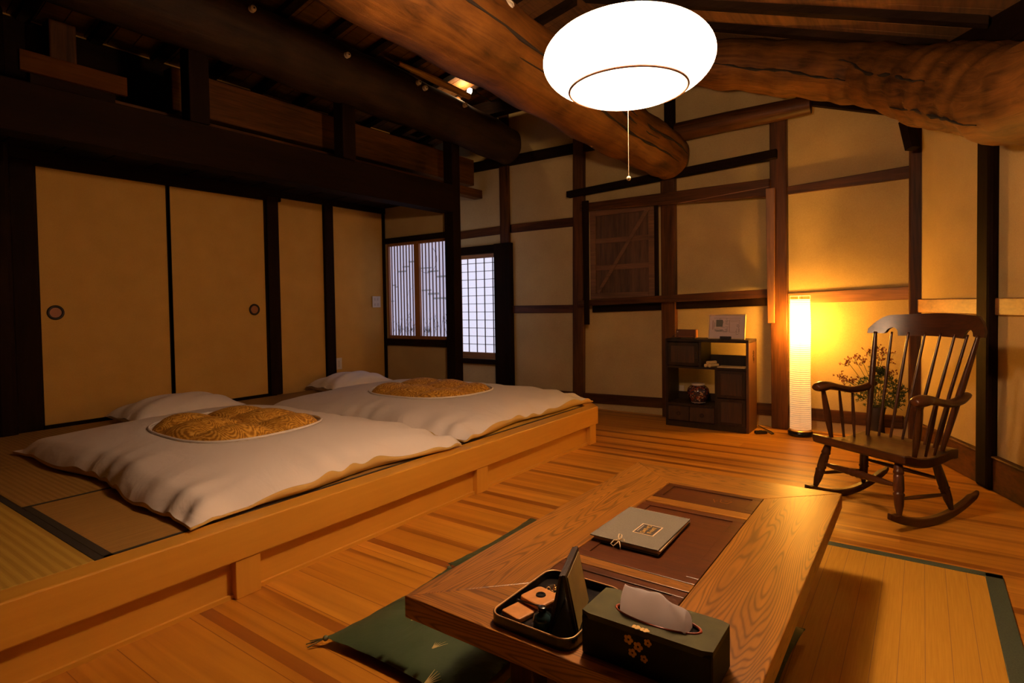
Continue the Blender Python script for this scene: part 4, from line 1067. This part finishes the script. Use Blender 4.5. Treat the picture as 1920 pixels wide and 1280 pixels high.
# ================================================================== rocking chair
rc = thing('rocking_chair', 'dark wooden spindle-back rocking chair at the right', 'chair', (-.165, 3.516, 0), math.radians(-34.5))
def rocker_part(sx):
    mb = MB(); ring = []
    n = 22
    for i in range(n+1):
        s_ = -.275 + .625*i/n
        zb = .88*s_*s_ if s_ < 0 else .86*s_*s_
        th = .042 if .06 < i/n < .95 else .03
        th -= .008*(i/n)
        x = sx*.235; wd = .016 if 0 < i < n else .008
        ring.append([mb.bm.verts.new((x-wd, s_, zb)), mb.bm.verts.new((x+wd, s_, zb)), mb.bm.verts.new((x+wd, s_-.006*(s_), zb+th)), mb.bm.verts.new((x-wd, s_-.006*s_, zb+th))])
    for a, b in zip(ring, ring[1:]):
        for k_ in range(4): mb.bm.faces.new([a[k_], a[(k_+1) % 4], b[(k_+1) % 4], b[k_]])
    mb.bm.faces.new(ring[0]); mb.bm.faces.new(ring[-1])
    return mb
def turned(p0, p1, r, rings=(), seg=18, ends=.6, mid=1.0, bulge=.15):
    p0, p1 = Vector(p0), Vector(p1); L_ = (p1-p0).length; pr = []
    n = 40
    for i in range(n+1):
        t_ = i/n; k_ = ends + (mid-ends)*min(1, t_/.18, (1-t_)/.18) + bulge*math.sin(PI*t_)**2
        rr = r*k_
        for c in rings:
            d_ = abs(t_-c)
            if d_ < .045: rr *= 1 + .16*math.cos(d_/.045*PI*2.5)
        pr.append((rr, L_*t_))
    mb = MB().lathe(pr, p0, p1-p0, seg); return mb
for sx in (-1, 1):
    rocker_part(sx).build('rocker', 'rockerY', rc, bevel=.005, auto=40)
    turned((sx*.235, -.205, .072), (sx*.19, -.15, .335), .0185, (.38, .72), ends=.55, bulge=.25).build('front_leg', 'rockerZ', rc, smooth=True)
    turned((sx*.235, .155, .055), (sx*.185, .10, .315), .0185, (.4,), ends=.55, bulge=.2).build('rear_leg', 'rockerZ', rc, smooth=True)
    turned((sx*.228, -.195, .15), (sx*.228, .135, .13), .008, ends=.8, bulge=.3).build('side_stretcher', 'rockerY', rc, smooth=True)
turned((-.217, -.18, .205), (.217, -.18, .205), .0125, (.42, .5, .58), ends=.6, bulge=.45).build('front_stretcher', 'rockerX', rc, smooth=True)
turned((-.212, .125, .20), (.212, .125, .20), .009, ends=.8, bulge=.3).build('rear_stretcher', 'rockerX', rc, smooth=True)
# seat: rolled front, raised rear
mb = MB(); n, m = 20, 24
def seat_top(u, v):     # u across -1..1, v 0 front .. 1 back
    hw = .262 - .03*v
    y = -.205 + .42*v
    z = .368 - .030*math.sin(PI*min(1, v*1.15))**1 - .022*v
    z -= .014*(1-u*u)*math.sin(PI*v)
    if v < .08: z -= (.08-v)/.08*.010
    return hw*u, y, z
vt = [[mb.bm.verts.new(seat_top(2*i/n-1, j/m)) for j in range(m+1)] for i in range(n+1)]
vb = []
for i in range(n+1):
    row = []
    for j in range(m+1):
        x, y, z = seat_top(2*i/n-1, j/m); row.append(mb.bm.verts.new((x*.985, y+(.008 if j == 0 else 0), (.368-.03*math.sin(PI*min(1, j/m*1.15))-.022*j/m)-.050)))
    vb.append(row)
for i in range(n):
    for j in range(m):
        mb.bm.faces.new([vt[i][j], vt[i+1][j], vt[i+1][j+1], vt[i][j+1]]); mb.bm.faces.new([vb[i][j], vb[i][j+1], vb[i+1][j+1], vb[i+1][j]])
for i in range(n):
    mb.bm.faces.new([vt[i][0], vb[i][0], vb[i+1][0], vt[i+1][0]]); mb.bm.faces.new([vt[i][m], vt[i+1][m], vb[i+1][m], vb[i][m]])
for j in range(m):
    mb.bm.faces.new([vt[0][j], vt[0][j+1], vb[0][j+1], vb[0][j]]); mb.bm.faces.new([vt[n][j], vb[n][j], vb[n][j+1], vt[n][j+1]])
mb.build('seat', 'rockerX', rc, auto=35, bevel=.006)
def crest_y(x): return .34 - .10*(x/.3)**2 + .0
# stiles and spindles
xs = [-.265, -.195, -.12, -.04, .04, .12, .195, .265]
for i, x in enumerate(xs):
    xb = x*.74; yb = .165 - .05*(x/.3)**2; zb = .325
    yt = crest_y(x) - .012; zt = .905
    thick = i in (0, 7)
    r_ = .0125 if thick else .0068
    turned((xb+.008, yb, zb), (x+.028, yt, zt), r_, ends=.75 if thick else .9, bulge=.25).build('stile' if thick else 'spindle', 'rockerZ', rc, smooth=True)
# crest rail
def crest_prof(x):
    a = abs(x)/.30
    top_ = 1.003 + .006*math.cos(a*PI) - (max(0, a-.70)/.30)**2.2*.075
    bot = .885 + .004*math.cos(a*PI)
    if a > .90: bot = .893
    d_ = (a-.66)/.10
    if abs(d_) < 1: bot = max(bot, .888 + .042*math.sqrt(1-d_*d_))
    elif a >= .76: bot = .897
    return bot, top_
mb = MB(); n = 90; R_ = []
for i in range(n+1):
    x = -.30 + .60*i/n; bo, to = crest_prof(x); row = []
    for k_ in range(5):
        z = bo + (to-bo)*k_/4; y = crest_y(x) + (z-.9)*.33
        row.append((mb.bm.verts.new((x+.028, y-.010, z)), mb.bm.verts.new((x+.028, y+.010, z))))
    R_.append(row)
for i in range(n):
    for k_ in range(4):
        mb.bm.faces.new([R_[i][k_][0], R_[i+1][k_][0], R_[i+1][k_+1][0], R_[i][k_+1][0]])
        mb.bm.faces.new([R_[i][k_][1], R_[i][k_+1][1], R_[i+1][k_+1][1], R_[i+1][k_][1]])
    mb.bm.faces.new([R_[i][4][0], R_[i+1][4][0], R_[i+1][4][1], R_[i][4][1]]); mb.bm.faces.new([R_[i][0][0], R_[i][0][1], R_[i+1][0][1], R_[i+1][0][0]])
for i in (0, n):
    for k_ in range(4): mb.bm.faces.new([R_[i][k_][0], R_[i][k_+1][0], R_[i][k_+1][1], R_[i][k_][1]])
mb.build('crest_rail', 'rockerX', rc, auto=35)
for sx in (-1, 1):
    DX = .02; pth = [(sx*.268+DX, -.185, .612, .020), (sx*.270+DX, -.165, .613, .031), (sx*.270+DX, -.13, .617, .035), (sx*.268+DX, -.09, .617, .029), (sx*.264+DX, -.02, .603, .0235), (sx*.258+DX, .06, .588, .0235), (sx*.252+DX, .14, .592, .0245), (sx*.244+DX, .20, .610, .0225), (sx*.242+DX, .225, .618, .017)]
    q = smoothpath(pth, 5)
    MB().tube([p_[:3] for p_ in q], [p_[3] for p_ in q], 16, flat=(1.15, .78)).build('armrest', 'rockerY', rc, smooth=True)
    turned((sx*.228, -.095, .335), (sx*.266+DX, -.135, .60), .0125, ends=.8, bulge=.35).build('arm_post', 'rockerZ', rc, smooth=True)
    turned((sx*.222, -.01, .33), (sx*.262+DX, -.02, .59), .0065, ends=.9, bulge=.35).build('arm_spindle', 'rockerZ', rc, smooth=True)
    turned((sx*.215, .06, .325), (sx*.255+DX, .07, .575), .0065, ends=.9, bulge=.35).build('arm_spindle', 'rockerZ', rc, smooth=True)

# ================================================================== rug and floor cushions
rg = thing('straw_rug', 'woven straw rug with a dark green cloth border under the table', 'rug', (-.35, 1.7, 0))
MB().box(-.62, .60, -1.9, 1.185, .0005, .008).build('woven_field', 'rug', rg)
for b in ((.55, .605, -1.9, 1.185), (-.62, -.57, -1.9, 1.185), (-.62, .605, 1.148, 1.19)): MB().box(b[0], b[1], b[2], b[3], .001, .0105).build('cloth_border', 'rugedge', rg, bevel=.002)
sm = MB()
x = -.5
while x < .54: sm.box(x, x+.0018, -1.88, 1.145, .008, .0084); x += .066
sm.build('weave_seams', 'rugseam', rg)
def zabuton(x0, x1, y0, y1, lab, seed, tass=True, motifs=()):
    cx, cy = (x0+x1)/2, (y0+y1)/2; hx, hy = (x1-x0)/2, (y1-y0)/2
    t = thing('floor_cushion', lab, 'cushion', (cx, cy, .0), group=None)
    mb = MB()
    def f(sg):
        def g_(i, j):
            u, v = 2*i-1, 2*j-1
            e = max(0, 1-abs(u)**3)**.6*max(0, 1-abs(v)**3)**.6
            x = u*(hx-.018*(1-v*v)); y = v*(hy-.018*(1-u*u))
            z = .028 + sg*.036*e*(1 if sg > 0 else .62)
            if sg > 0: z += .004*math.sin(u*9+seed)*math.sin(v*8)*e + .003*math.sin(18*(u+v))*(abs(u*v))
            return (x, y, max(.001, z))
        return g_
    mb.grid(36, 36, f(1)); mb.grid(36, 36, f(-1)); bmesh.ops.remove_doubles(mb.bm, verts=mb.bm.verts, dist=.0004)
    mb.build('pad', 'green', t, smooth=True)
    if tass:
        for sx, sy in ((-1, -1), (-1, 1)):
            c = Vector((sx*hx, sy*hy, .026)); tb = MB()
            for k_ in range(5):
                d = Vector((sx*(.02+.03*rnd.random()), sy*(.01+.045*rnd.random()), -.022)); tb.tube([c*1.0, c+d*.6+Vector((0, 0, .006)), c+d*1.4+Vector((0, 0, .012))], .0018, 5)
            tb.ball(c, .009); tb.build('corner_tassel', 'tassel', t)
    nd = MB()
    for (mx, my, a) in motifs:
        for k_ in range(5):
            th = a + (k_-2)*.22; L_ = .05
            u_, v_ = (mx-cx)/hx, (my-cy)/hy
            def zz(x_, y_):
                u2, v2 = (x_-cx)/hx, (y_-cy)/hy
                return .025+.036*max(0, 1-abs(u2)**3)**.6*max(0, 1-abs(v2)**3)**.6 + .004*math.sin(u2*9+seed)*math.sin(v2*8)*max(0, 1-abs(u2)**3)**.6*max(0, 1-abs(v2)**3)**.6+.0015
            p0 = (mx, my); p1 = (mx+math.cos(th)*L_, my+math.sin(th)*L_)
            nd.tube([(p0[0]-cx, p0[1]-cy, zz(*p0)), (p1[0]-cx, p1[1]-cy, zz(*p1))], [.0022, .0006], 4)
    if motifs: nd.build('pine_needle_motif', 'needle', t)
    return t
zabuton(-1.56, -0.98, 1.125, 1.72, 'dark green floor cushion at the near left corner of the table', 1, True, ((-1.36, 1.31, .9), (-1.20, 1.24, 1.5), (-1.34, 1.60, 2.4), (-1.13, 1.13, 1.2), (-1.28, 1.5, .3)))
zabuton(-1.585, -0.98, 1.74, 2.35, 'dark green floor cushion beside the far left edge of the table', 4, False, ((-1.40, 1.98, .6), (-1.42, 2.2, 2.0)))
zabuton(-0.92, -0.305, 1.45, 2.03, 'dark cushion half hidden under the right side of the table', 7, False)

# ================================================================== table
tb_ = thing('low_table', 'low oak table with a mitred frame and dark inset panels', 'table', (-.65, 1.73, 0))
TX0, TX1, TY0, TY1 = -.41, .405, -.73, .73       # local outer
IX0, IX1, IY0, IY1 = -.183, .176, -.50, .512      # local inset
ZT = .36; TH = .056
def mitre(pts, mat, nm='frame_board'):
    return MB().prism(pts, (0, 0, ZT-TH), (1, 0, 0), (0, 1, 0), (0, 0, 1), TH).build(nm, mat, tb_, bevel=.0025)
mitre([(TX0, TY0), (IX0, IY0), (IX0, IY1), (TX0, TY1)], 'oakY')
mitre([(TX1, TY0), (TX1, TY1), (IX1, IY1), (IX1, IY0)], 'oakY')
mitre([(TX0, TY0), (TX1, TY0), (IX1, IY0), (IX0, IY0)], 'oakX')
mitre([(TX0, TY1), (IX0, IY1), (IX1, IY1), (TX1, TY1)], 'oakX')
MB().box(IX0, IX1, IY0, IY1, ZT-TH, ZT-.012).build('inset_base', 'walnutX', tb_)
def lid(y0, y1, mat, rim, mrim):
    g_ = .002
    fr_ = MB()
    fr_.box(IX0+g_, IX1-g_, y0+g_, y0+rim, ZT-.012, ZT-.0005); fr_.box(IX0+g_, IX1-g_, y1-rim, y1-g_, ZT-.012, ZT-.0005)
    fr_.box(IX0+g_, IX0+rim, y0+rim, y1-rim, ZT-.012, ZT-.0005); fr_.box(IX1-rim, IX1-g_, y0+rim, y1-rim, ZT-.012, ZT-.0005)
    o = fr_.build('lid_frame', mrim, tb_, bevel=.0012)
    MB().box(IX0+rim, IX1-rim, y0+rim, y1-rim, ZT-.012, ZT-.004).build('lid_panel', mat, o, bevel=.001)
    return o
lid(.325, IY1, 'walnutX', .032, 'walnutX')
lid(-.275, .262, 'walnutX', .036, 'walnutX')
lid(IY0, -.322, 'walnutX', .032, 'walnutX')
for y0 in (.262, -.322):
    MB().box(IX0+.001, IX1-.001, y0+.002, y0+(.061 if y0 > 0 else .045), ZT-.012, ZT).build('cross_bar', 'oakX', tb_, bevel=.0012)
cv = MB()
for (x0, z0, x1, z1) in ((.02, .42, .035, .385), (.045, .43, .05, .40), (.05, .40, .075, .395), (.075, .395, .085, .425), (.06, .42, .08, .43), (.03, .40, .04, .41)):
    cv.bar((x0, z0, ZT-.004), (x1, z1, ZT-.004), .004, .0012)
cv.build('carved_mark', 'oakX', tb_)
for sx in (TX0+.20, TX1-.26):
    for sy in (TY0+.17, TY1-.24):
        MB().box(sx, sx+.07, sy, sy+.07, .0115, ZT-TH).build('leg', 'walnutZ', tb_, bevel=.004)
for b in ((TX0+.24, TX1-.24, TY0+.195, TY0+.215), (TX0+.24, TX1-.24, TY1-.215, TY1-.195)): MB().box(b[0], b[1], b[2], b[3], ZT-TH-.05, ZT-TH).build('apron', 'walnutX', tb_)
for b in ((TX0+.225, TX0+.245, TY0+.24, TY1-.24), (TX1-.245, TX1-.225, TY0+.24, TY1-.24)): MB().box(b[0], b[1], b[2], b[3], ZT-TH-.05, ZT-TH).build('apron', 'walnutY', tb_)

# ================================================================== on the table
bk = thing('guest_book', 'grey ring-bound book with a black label and a white bow on the table', 'book', (-.725, 1.712, ZT), .0)
B0, B1, C0, C1 = -.108, .112, -.15, .15
MB().hexa([(-.104, C0+.004, .0), (.108, C0+.003, .0), (.104, C1-.004, .0), (-.110, C1-.004, .0), (-.104, C0+.004, .003), (.108, C0+.003, .003), (.104, C1-.004, .003), (-.110, C1-.004, .003)]).build('back_cover', 'bookcover', bk)
MB().hexa([(-.100, C0+.010, .003), (.110, C0+.008, .003), (.102, C1-.008, .003), (-.106, C1-.008, .003), (-.100, C0+.010, .015), (.114, C0+.008, .013), (.102, C1-.008, .010), (-.106, C1-.008, .010)]).build('pages', 'pages', bk)
MB().hexa([(-.108, C0, .0155), (.110, C0, .0155), (.104, C1-.003, .0105), (-.110, C1, .0105), (-.108, C0, .0185), (.110, C0, .0185), (.104, C1-.003, .0135), (-.110, C1, .0135)]).build('front_cover', 'bookcover', bk, bevel=.0008)
rings = MB()
for i in range(40):
    x = -.104 + .205*i/39; rings.torus((x, C1-.001, .008), .0062, .0009, (1, 0, 0), 12, 4)
rings.build('ring_binding', 'white', bk)
def lz(y): return .0186 - (y-C0)/(C1-C0)*.005
lb = MB(); l0, l1, m0, m1 = -.008, .060, -.062, .024
for a, b, c, d, e in ((l0, l1, m0, m1, .0006),): lb.hexa([(a, c, lz(c)-.0005), (b, c, lz(c)-.0005), (b, d, lz(d)-.0005), (a, d, lz(d)-.0005), (a, c, lz(c)+e), (b, c, lz(c)+e), (b, d, lz(d)+e), (a, d, lz(d)+e)])
lo = lb.build('label_border', 'labelrim', bk)
lb = MB()
def lbx(mb, a, b, c, d, e): mb.hexa([(a, c, lz(c)), (b, c, lz(c)), (b, d, lz(d)), (a, d, lz(d)), (a, c, lz(c)+e), (b, c, lz(c)+e), (b, d, lz(d)+e), (a, d, lz(d)+e)])
lbx(lb, l0+.004, l1-.004, m0+.004, m1-.004, .0009); lb.build('label_field', 'label', lo)
lt = MB(); r7 = random.Random(2)
# two columns of gold characters running away from the reader, and one small pale line
def glyph(cx_, cy_, sz, strokes):
    for (a, b, c, d) in strokes:
        if abs(c-a) > abs(d-b): lbx(lt, cx_+min(a, c)*sz, cx_+max(a, c)*sz, cy_+a*0+b*sz-.0009, cy_+b*sz+.0009, .0013)
        else: lbx(lt, cx_+a*sz-.0009, cx_+a*sz+.0009, cy_+min(b, d)*sz, cy_+max(b, d)*sz, .0013)
G1 = [(-.5, -.4, .5, -.4), (-.5, .4, .5, .4), (-.5, -.4, -.5, .4), (.5, -.4, .5, .4)]
G2 = [(-.5, 0, .5, 0), (0, -.5, 0, .5), (-.4, .4, .4, .4)]
G3 = [(-.5, -.4, .5, -.4), (-.5, 0, .5, 0), (-.5, .4, .5, .4), (-.5, -.4, -.5, .4)]
G4 = [(-.5, .3, .5, .3), (-.5, -.3, .5, -.3), (-.15, -.5, -.15, .5), (.2, -.5, .2, .5)]
for k_, gg in enumerate((G1, G4, G3, G2, G1)): glyph(.020, -.048+.0145*k_, .0115, gg)
for k_, gg in enumerate((G3, G2, G4, G3)): glyph(.040, -.042+.0145*k_, .0115, gg)
lt.build('gold_lettering', 'labelgold', lo)
pl = MB()
for k_ in range(7): lbx(pl, .0005, .0035, -.045+.008*k_, -.040+.008*k_, .0013)
pl.build('small_lettering', 'white', lo)
bow = MB(); bx = -.012
bow.tube([(bx, C0+.002, .020), (bx-.006, C0+.012, .026), (bx-.014, C0+.034, .024), (bx-.006, C0+.036, .022), (bx+.002, C0+.016, .022), (bx, C0+.002, .021)], .0018, 6)
bow.tube([(bx, C0+.002, .020), (bx-.010, C0-.012, .022), (bx-.016, C0-.022, .014), (bx-.006, C0-.024, .010), (bx, C0-.008, .016), (bx, C0+.002, .020)], .0018, 6)
bow.tube([(bx, C0+.002, .020), (bx+.012, C0+.012, .021), (bx+.018, C0-.002, .019)], .0016, 6); bow.ball((bx, C0+.001, .021), .0038)
bow.tube([(bx, C0+.002, .020), (bx+.010, C0-.012, .012), (bx+.014, C0-.02, .003)], .0015, 6)
bow.build('bow_tie', 'labelrim', bk, smooth=True)

ty = thing('lacquer_tray', 'black lacquer tray with a thin gold rim near the table corner', 'tray', (-.70, 1.152, ZT))
def rrect(hx, hy, r, n=6):
    out = []
    for cx_, cy_, a0 in ((hx-r, hy-r, 0), (-hx+r, hy-r, PI/2), (-hx+r, -hy+r, PI), (hx-r, -hy+r, 1.5*PI)):
        for i in range(n+1): out.append((cx_+r*math.cos(a0+PI/2*i/n), cy_+r*math.sin(a0+PI/2*i/n)))
    return out
hx_, hy_ = .105, .132
MB().prism(rrect(hx_, hy_, .03), (0, 0, 0), (1, 0, 0), (0, 1, 0), (0, 0, 1), .006).build('floor_plate', 'black', ty)
o1, o2 = rrect(hx_+.003, hy_+.003, .032), rrect(hx_-.003, hy_-.003, .028)
mb = MB(); n = len(o1)
v = [[mb.bm.verts.new((p_[0], p_[1], z)) for p_ in q_] for q_, z in ((o1, .0), (o1, .024), (o2, .024), (o2, .004))]
for a, b in ((0, 1), (1, 2), (2, 3)):
    for i in range(n): mb.bm.faces.new([v[a][i], v[a][(i+1) % n], v[b][(i+1) % n], v[b][i]])
mb.build('tray_wall', 'black', ty)
MB().tube([(p_[0], p_[1], .0245) for p_ in rrect(hx_, hy_, .03)+[rrect(hx_, hy_, .03)[0]]], .0022, 6).build('gold_rim', 'gold', ty, smooth=True)
kc = thing('leather_key_case', 'tan leather key case with a round black hole, in the tray', 'key case', (-.755, 1.108, ZT+.0065), math.radians(-12))
MB().prism(rrect(.030, .040, .006, 3), (-.0, -.022, 0), (1, 0, 0), (0, 1, 0), (0, 0, 1), .012).build('body', 'leather', kc, bevel=.003)
MB().prism(rrect(.037, .036, .012, 4), (.008, .030, .0125), (1, 0, 0), (0, 1, 0), (0, 0, 1), .014).build('flap', 'leather', kc, bevel=.004)
MB().torus((.008, .032, .027), .010, .0025, (0, 0, 1), 24, 6).cyl((.008, .032, .0262), (.008, .032, .0272), .010, .010, 20).build('snap_hole', 'black', kc)
MB().bar((-.034, -.006, .014), (.040, -.004, .026), .004, .003).build('elastic_band', 'blackmatte', kc)
ch = MB()
for i in range(34):
    a = rnd.random()*2*PI; r_ = .022*rnd.random()**.5; ch.torus((r_*math.cos(a), r_*1.2*math.sin(a), .006+.010*rnd.random()), .0045, .0012, (rnd.random()-.5, rnd.random()-.5, rnd.random()), 12, 5)
o = ch.build('brass_chain', 'brass', smooth=True); o.location = (-.730, 1.192, ZT+.011); tag(o, 'small heap of brass chain in the tray, behind the key case', 'chain')
bt = thing('glass_bottle', 'squat dark teal bottle in the tray by the wooden stand', 'bottle', (-.688, 1.062, ZT+.007))
MB().lathe([(.014, 0), (.020, .004), (.022, .018), (.018, .030), (.008, .035), (.008, .038)], seg=28).build('body', 'teal', bt, smooth=True)
MB().lathe([(.0095, .037), (.0095, .046), (.008, .047)], seg=20).build('cap', 'black', bt, smooth=True)
# upright folding stand
st = thing('folding_stand', 'dark wooden folding display stand with an olive face, in the tray', 'display stand', (-.646, 1.165, ZT+.007), math.radians(19))
lean = .025; HS = .130
MB().hexa([(0, -.098, 0), (.008, -.098, 0), (.008, .06, 0), (0, .06, 0), (-lean, -.098, HS), (-lean+.008, -.098, HS), (-lean+.008, .06, HS), (-lean, .06, HS)]).build('front_leaf', 'cabinet', st, bevel=.001)
MB().hexa([(.0085, -.088, .006), (.0095, -.088, .006), (.0095, .050, .006), (.0085, .050, .006), (-lean+.0087+.0015, -.088, HS-.008), (-lean+.0097+.0015, -.088, HS-.008), (-lean+.0097+.0015, .050, HS-.008), (-lean+.0087+.0015, .050, HS-.008)]).build('olive_face', 'olive', st)
MB().hexa([(-.058, -.098, 0), (-.050, -.098, 0), (-.050, .06, 0), (-.058, .06, 0), (-lean-.006, -.098, HS-.002), (-lean, -.098, HS-.002), (-lean, .06, HS-.002), (-lean-.006, .06, HS-.002)]).build('rear_leaf', 'cabinet', st, bevel=.001)
# tissue box
bx_ = thing('tissue_box', 'green leather tissue box with a red-rimmed oval opening', 'tissue box', (-.442, 1.098, ZT+.0005), math.radians(0))
LX, LY, HB = .134, .062, .09
MB().box(-LX, LX, -LY, LY, 0, HB-.006).build('box_side', 'boxside', bx_, bevel=.006)
mb = MB(); na = 64; vi = []; vo = []; vi2 = []; vo2 = []
for i in range(na):
    th = 2*PI*i/na; c, s_ = math.cos(th), math.sin(th)
    vi.append(mb.bm.verts.new((.088*c+.008, .030*s_-.004, HB))); vi2.append(mb.bm.verts.new((.088*c+.008, .030*s_-.004, HB-.006)))
    k_ = min(LX/max(abs(c), 1e-6), LY/max(abs(s_), 1e-6)); vo.append(mb.bm.verts.new((k_*c, k_*s_, HB))); vo2.append(mb.bm.verts.new((k_*c, k_*s_, HB-.012)))
for i in range(na):
    j = (i+1) % na
    mb.bm.faces.new([vi[i], vo[i], vo[j], vi[j]]); mb.bm.faces.new([vo[i], vo2[i], vo2[j], vo[j]]); mb.bm.faces.new([vi2[i], vi[i], vi[j], vi2[j]])
tp = mb.build('box_lid', 'greenleather', bx_, auto=30)
MB().torus((.008, -.004, HB), .088, .0028, (0, 0, 1), 64, 8, 1, .030/.088).build('red_rim', 'redrim', tp, smooth=True)
# black disc stands in for the shade inside the box
MB().prism([(.086*math.cos(2*PI*i/40)+.008, .029*math.sin(2*PI*i/40)-.004) for i in range(40)], (0, 0, HB-.0058), (1, 0, 0), (0, 1, 0), (0, 0, 1), .0006).build('opening_painted_shade', 'black', bx_)
fw = MB()
for (cx_, cz_, s_) in ((-.028, .064, 1), (-.008, .056, 1), (.012, .07, .8), (-.02, .040, .9), (.004, .036, .8)):
    for k_ in range(5):
        a = k_*2*PI/5; fw.ball((cx_+.006*s_*math.cos(a), -LY-.0006, cz_+.006*s_*math.sin(a)), .0042*s_, 1, .2, 1, 8, 6)
for (cx_, cy_) in ((-.014, -.056), (.004, -.057)):
    for k_ in range(5):
        a = k_*2*PI/5; fw.ball((cx_+.006*math.cos(a), cy_+.0045*math.sin(a)*.8, HB+.0003), .004, 1, 1, .2, 8, 6)
fw.build('gold_blossom_print', 'labelgold', bx_)
mb = MB()
def ts(i, j):
    u = 2*i-1; t_ = j     # sheet rises, folds over a ridge and comes back down
    x = .070*u*(1-.10*math.sin(PI*t_)) + .004
    ph_ = math.sin(PI*t_)
    y = -.024 + .036*t_ + .004*math.sin(u*5+t_*4)
    z = HB - .006 + (.056 + .004*math.sin(u*4.2+.6) - .010*u)*ph_**.42*(1-.12*abs(u)**4)
    return (x, y + .003*math.sin(u*9)*ph_, z)
vs_ = mb.grid(34, 26, ts)
for i in (0, -1):
    mb.bm.faces.new(vs_[i])
mb.build('tissue_sheet', 'tissue', bx_, auto=60)

# ================================================================== pendant lantern
ln = thing('pendant_lantern', 'large round white pendant lantern hanging from the roof', 'lamp', (LANTERN.x, LANTERN.y, LANTERN.z-.20))
RL, HL = .29, .13
prof = []
n = 40
for i in range(n+1):
    a = -PI/2 + PI*i/n
    prof.append((RL*math.cos(a)**.88 if math.cos(a) > 0 else 0, .2+HL*math.sin(a)))
low = [p_ for p_ in prof if p_[1] >= .2-HL*.785]
MB().lathe([p_ for p_ in low if p_[1] <= .2+HL-.01], seg=72, cap=False).build('fabric_shade', 'lampshade', ln, smooth=True)
rb = low[0][0]; zb_ = low[0][1]
MB().lathe([(.0, zb_-.026), (rb*.5, zb_-.024), (rb*.85, zb_-.015), (rb, zb_)], seg=72, cap=False).build('bottom_diffuser', 'lampopen', ln, smooth=True)
MB().torus((0, 0, zb_), rb+.002, .0045, seg=72).build('lower_hoop', 'hoop', ln, smooth=True)
MB().cyl((0, 0, .2+HL-.02), (0, 0, .2+HL+.03), .035, .03, 24).build('cap', 'white', ln)
top_z = 3.32 - (LANTERN.z-.20)
MB().cyl((0, 0, .2+HL+.03), (0, 0, roof_z(LANTERN.x)-(LANTERN.z-.2)), .004, .004, 8).build('hanging_cord', 'blackmatte', ln)
MB().cyl((0, 0, zb_-.02), (0, 0, zb_-.30), .0009, .0009, 6).build('pull_string', 'cord', ln)
MB().ball((0, 0, zb_-.303), .0075, 1, 1, 1.1).build('pull_bead', 'cord', ln, smooth=True)
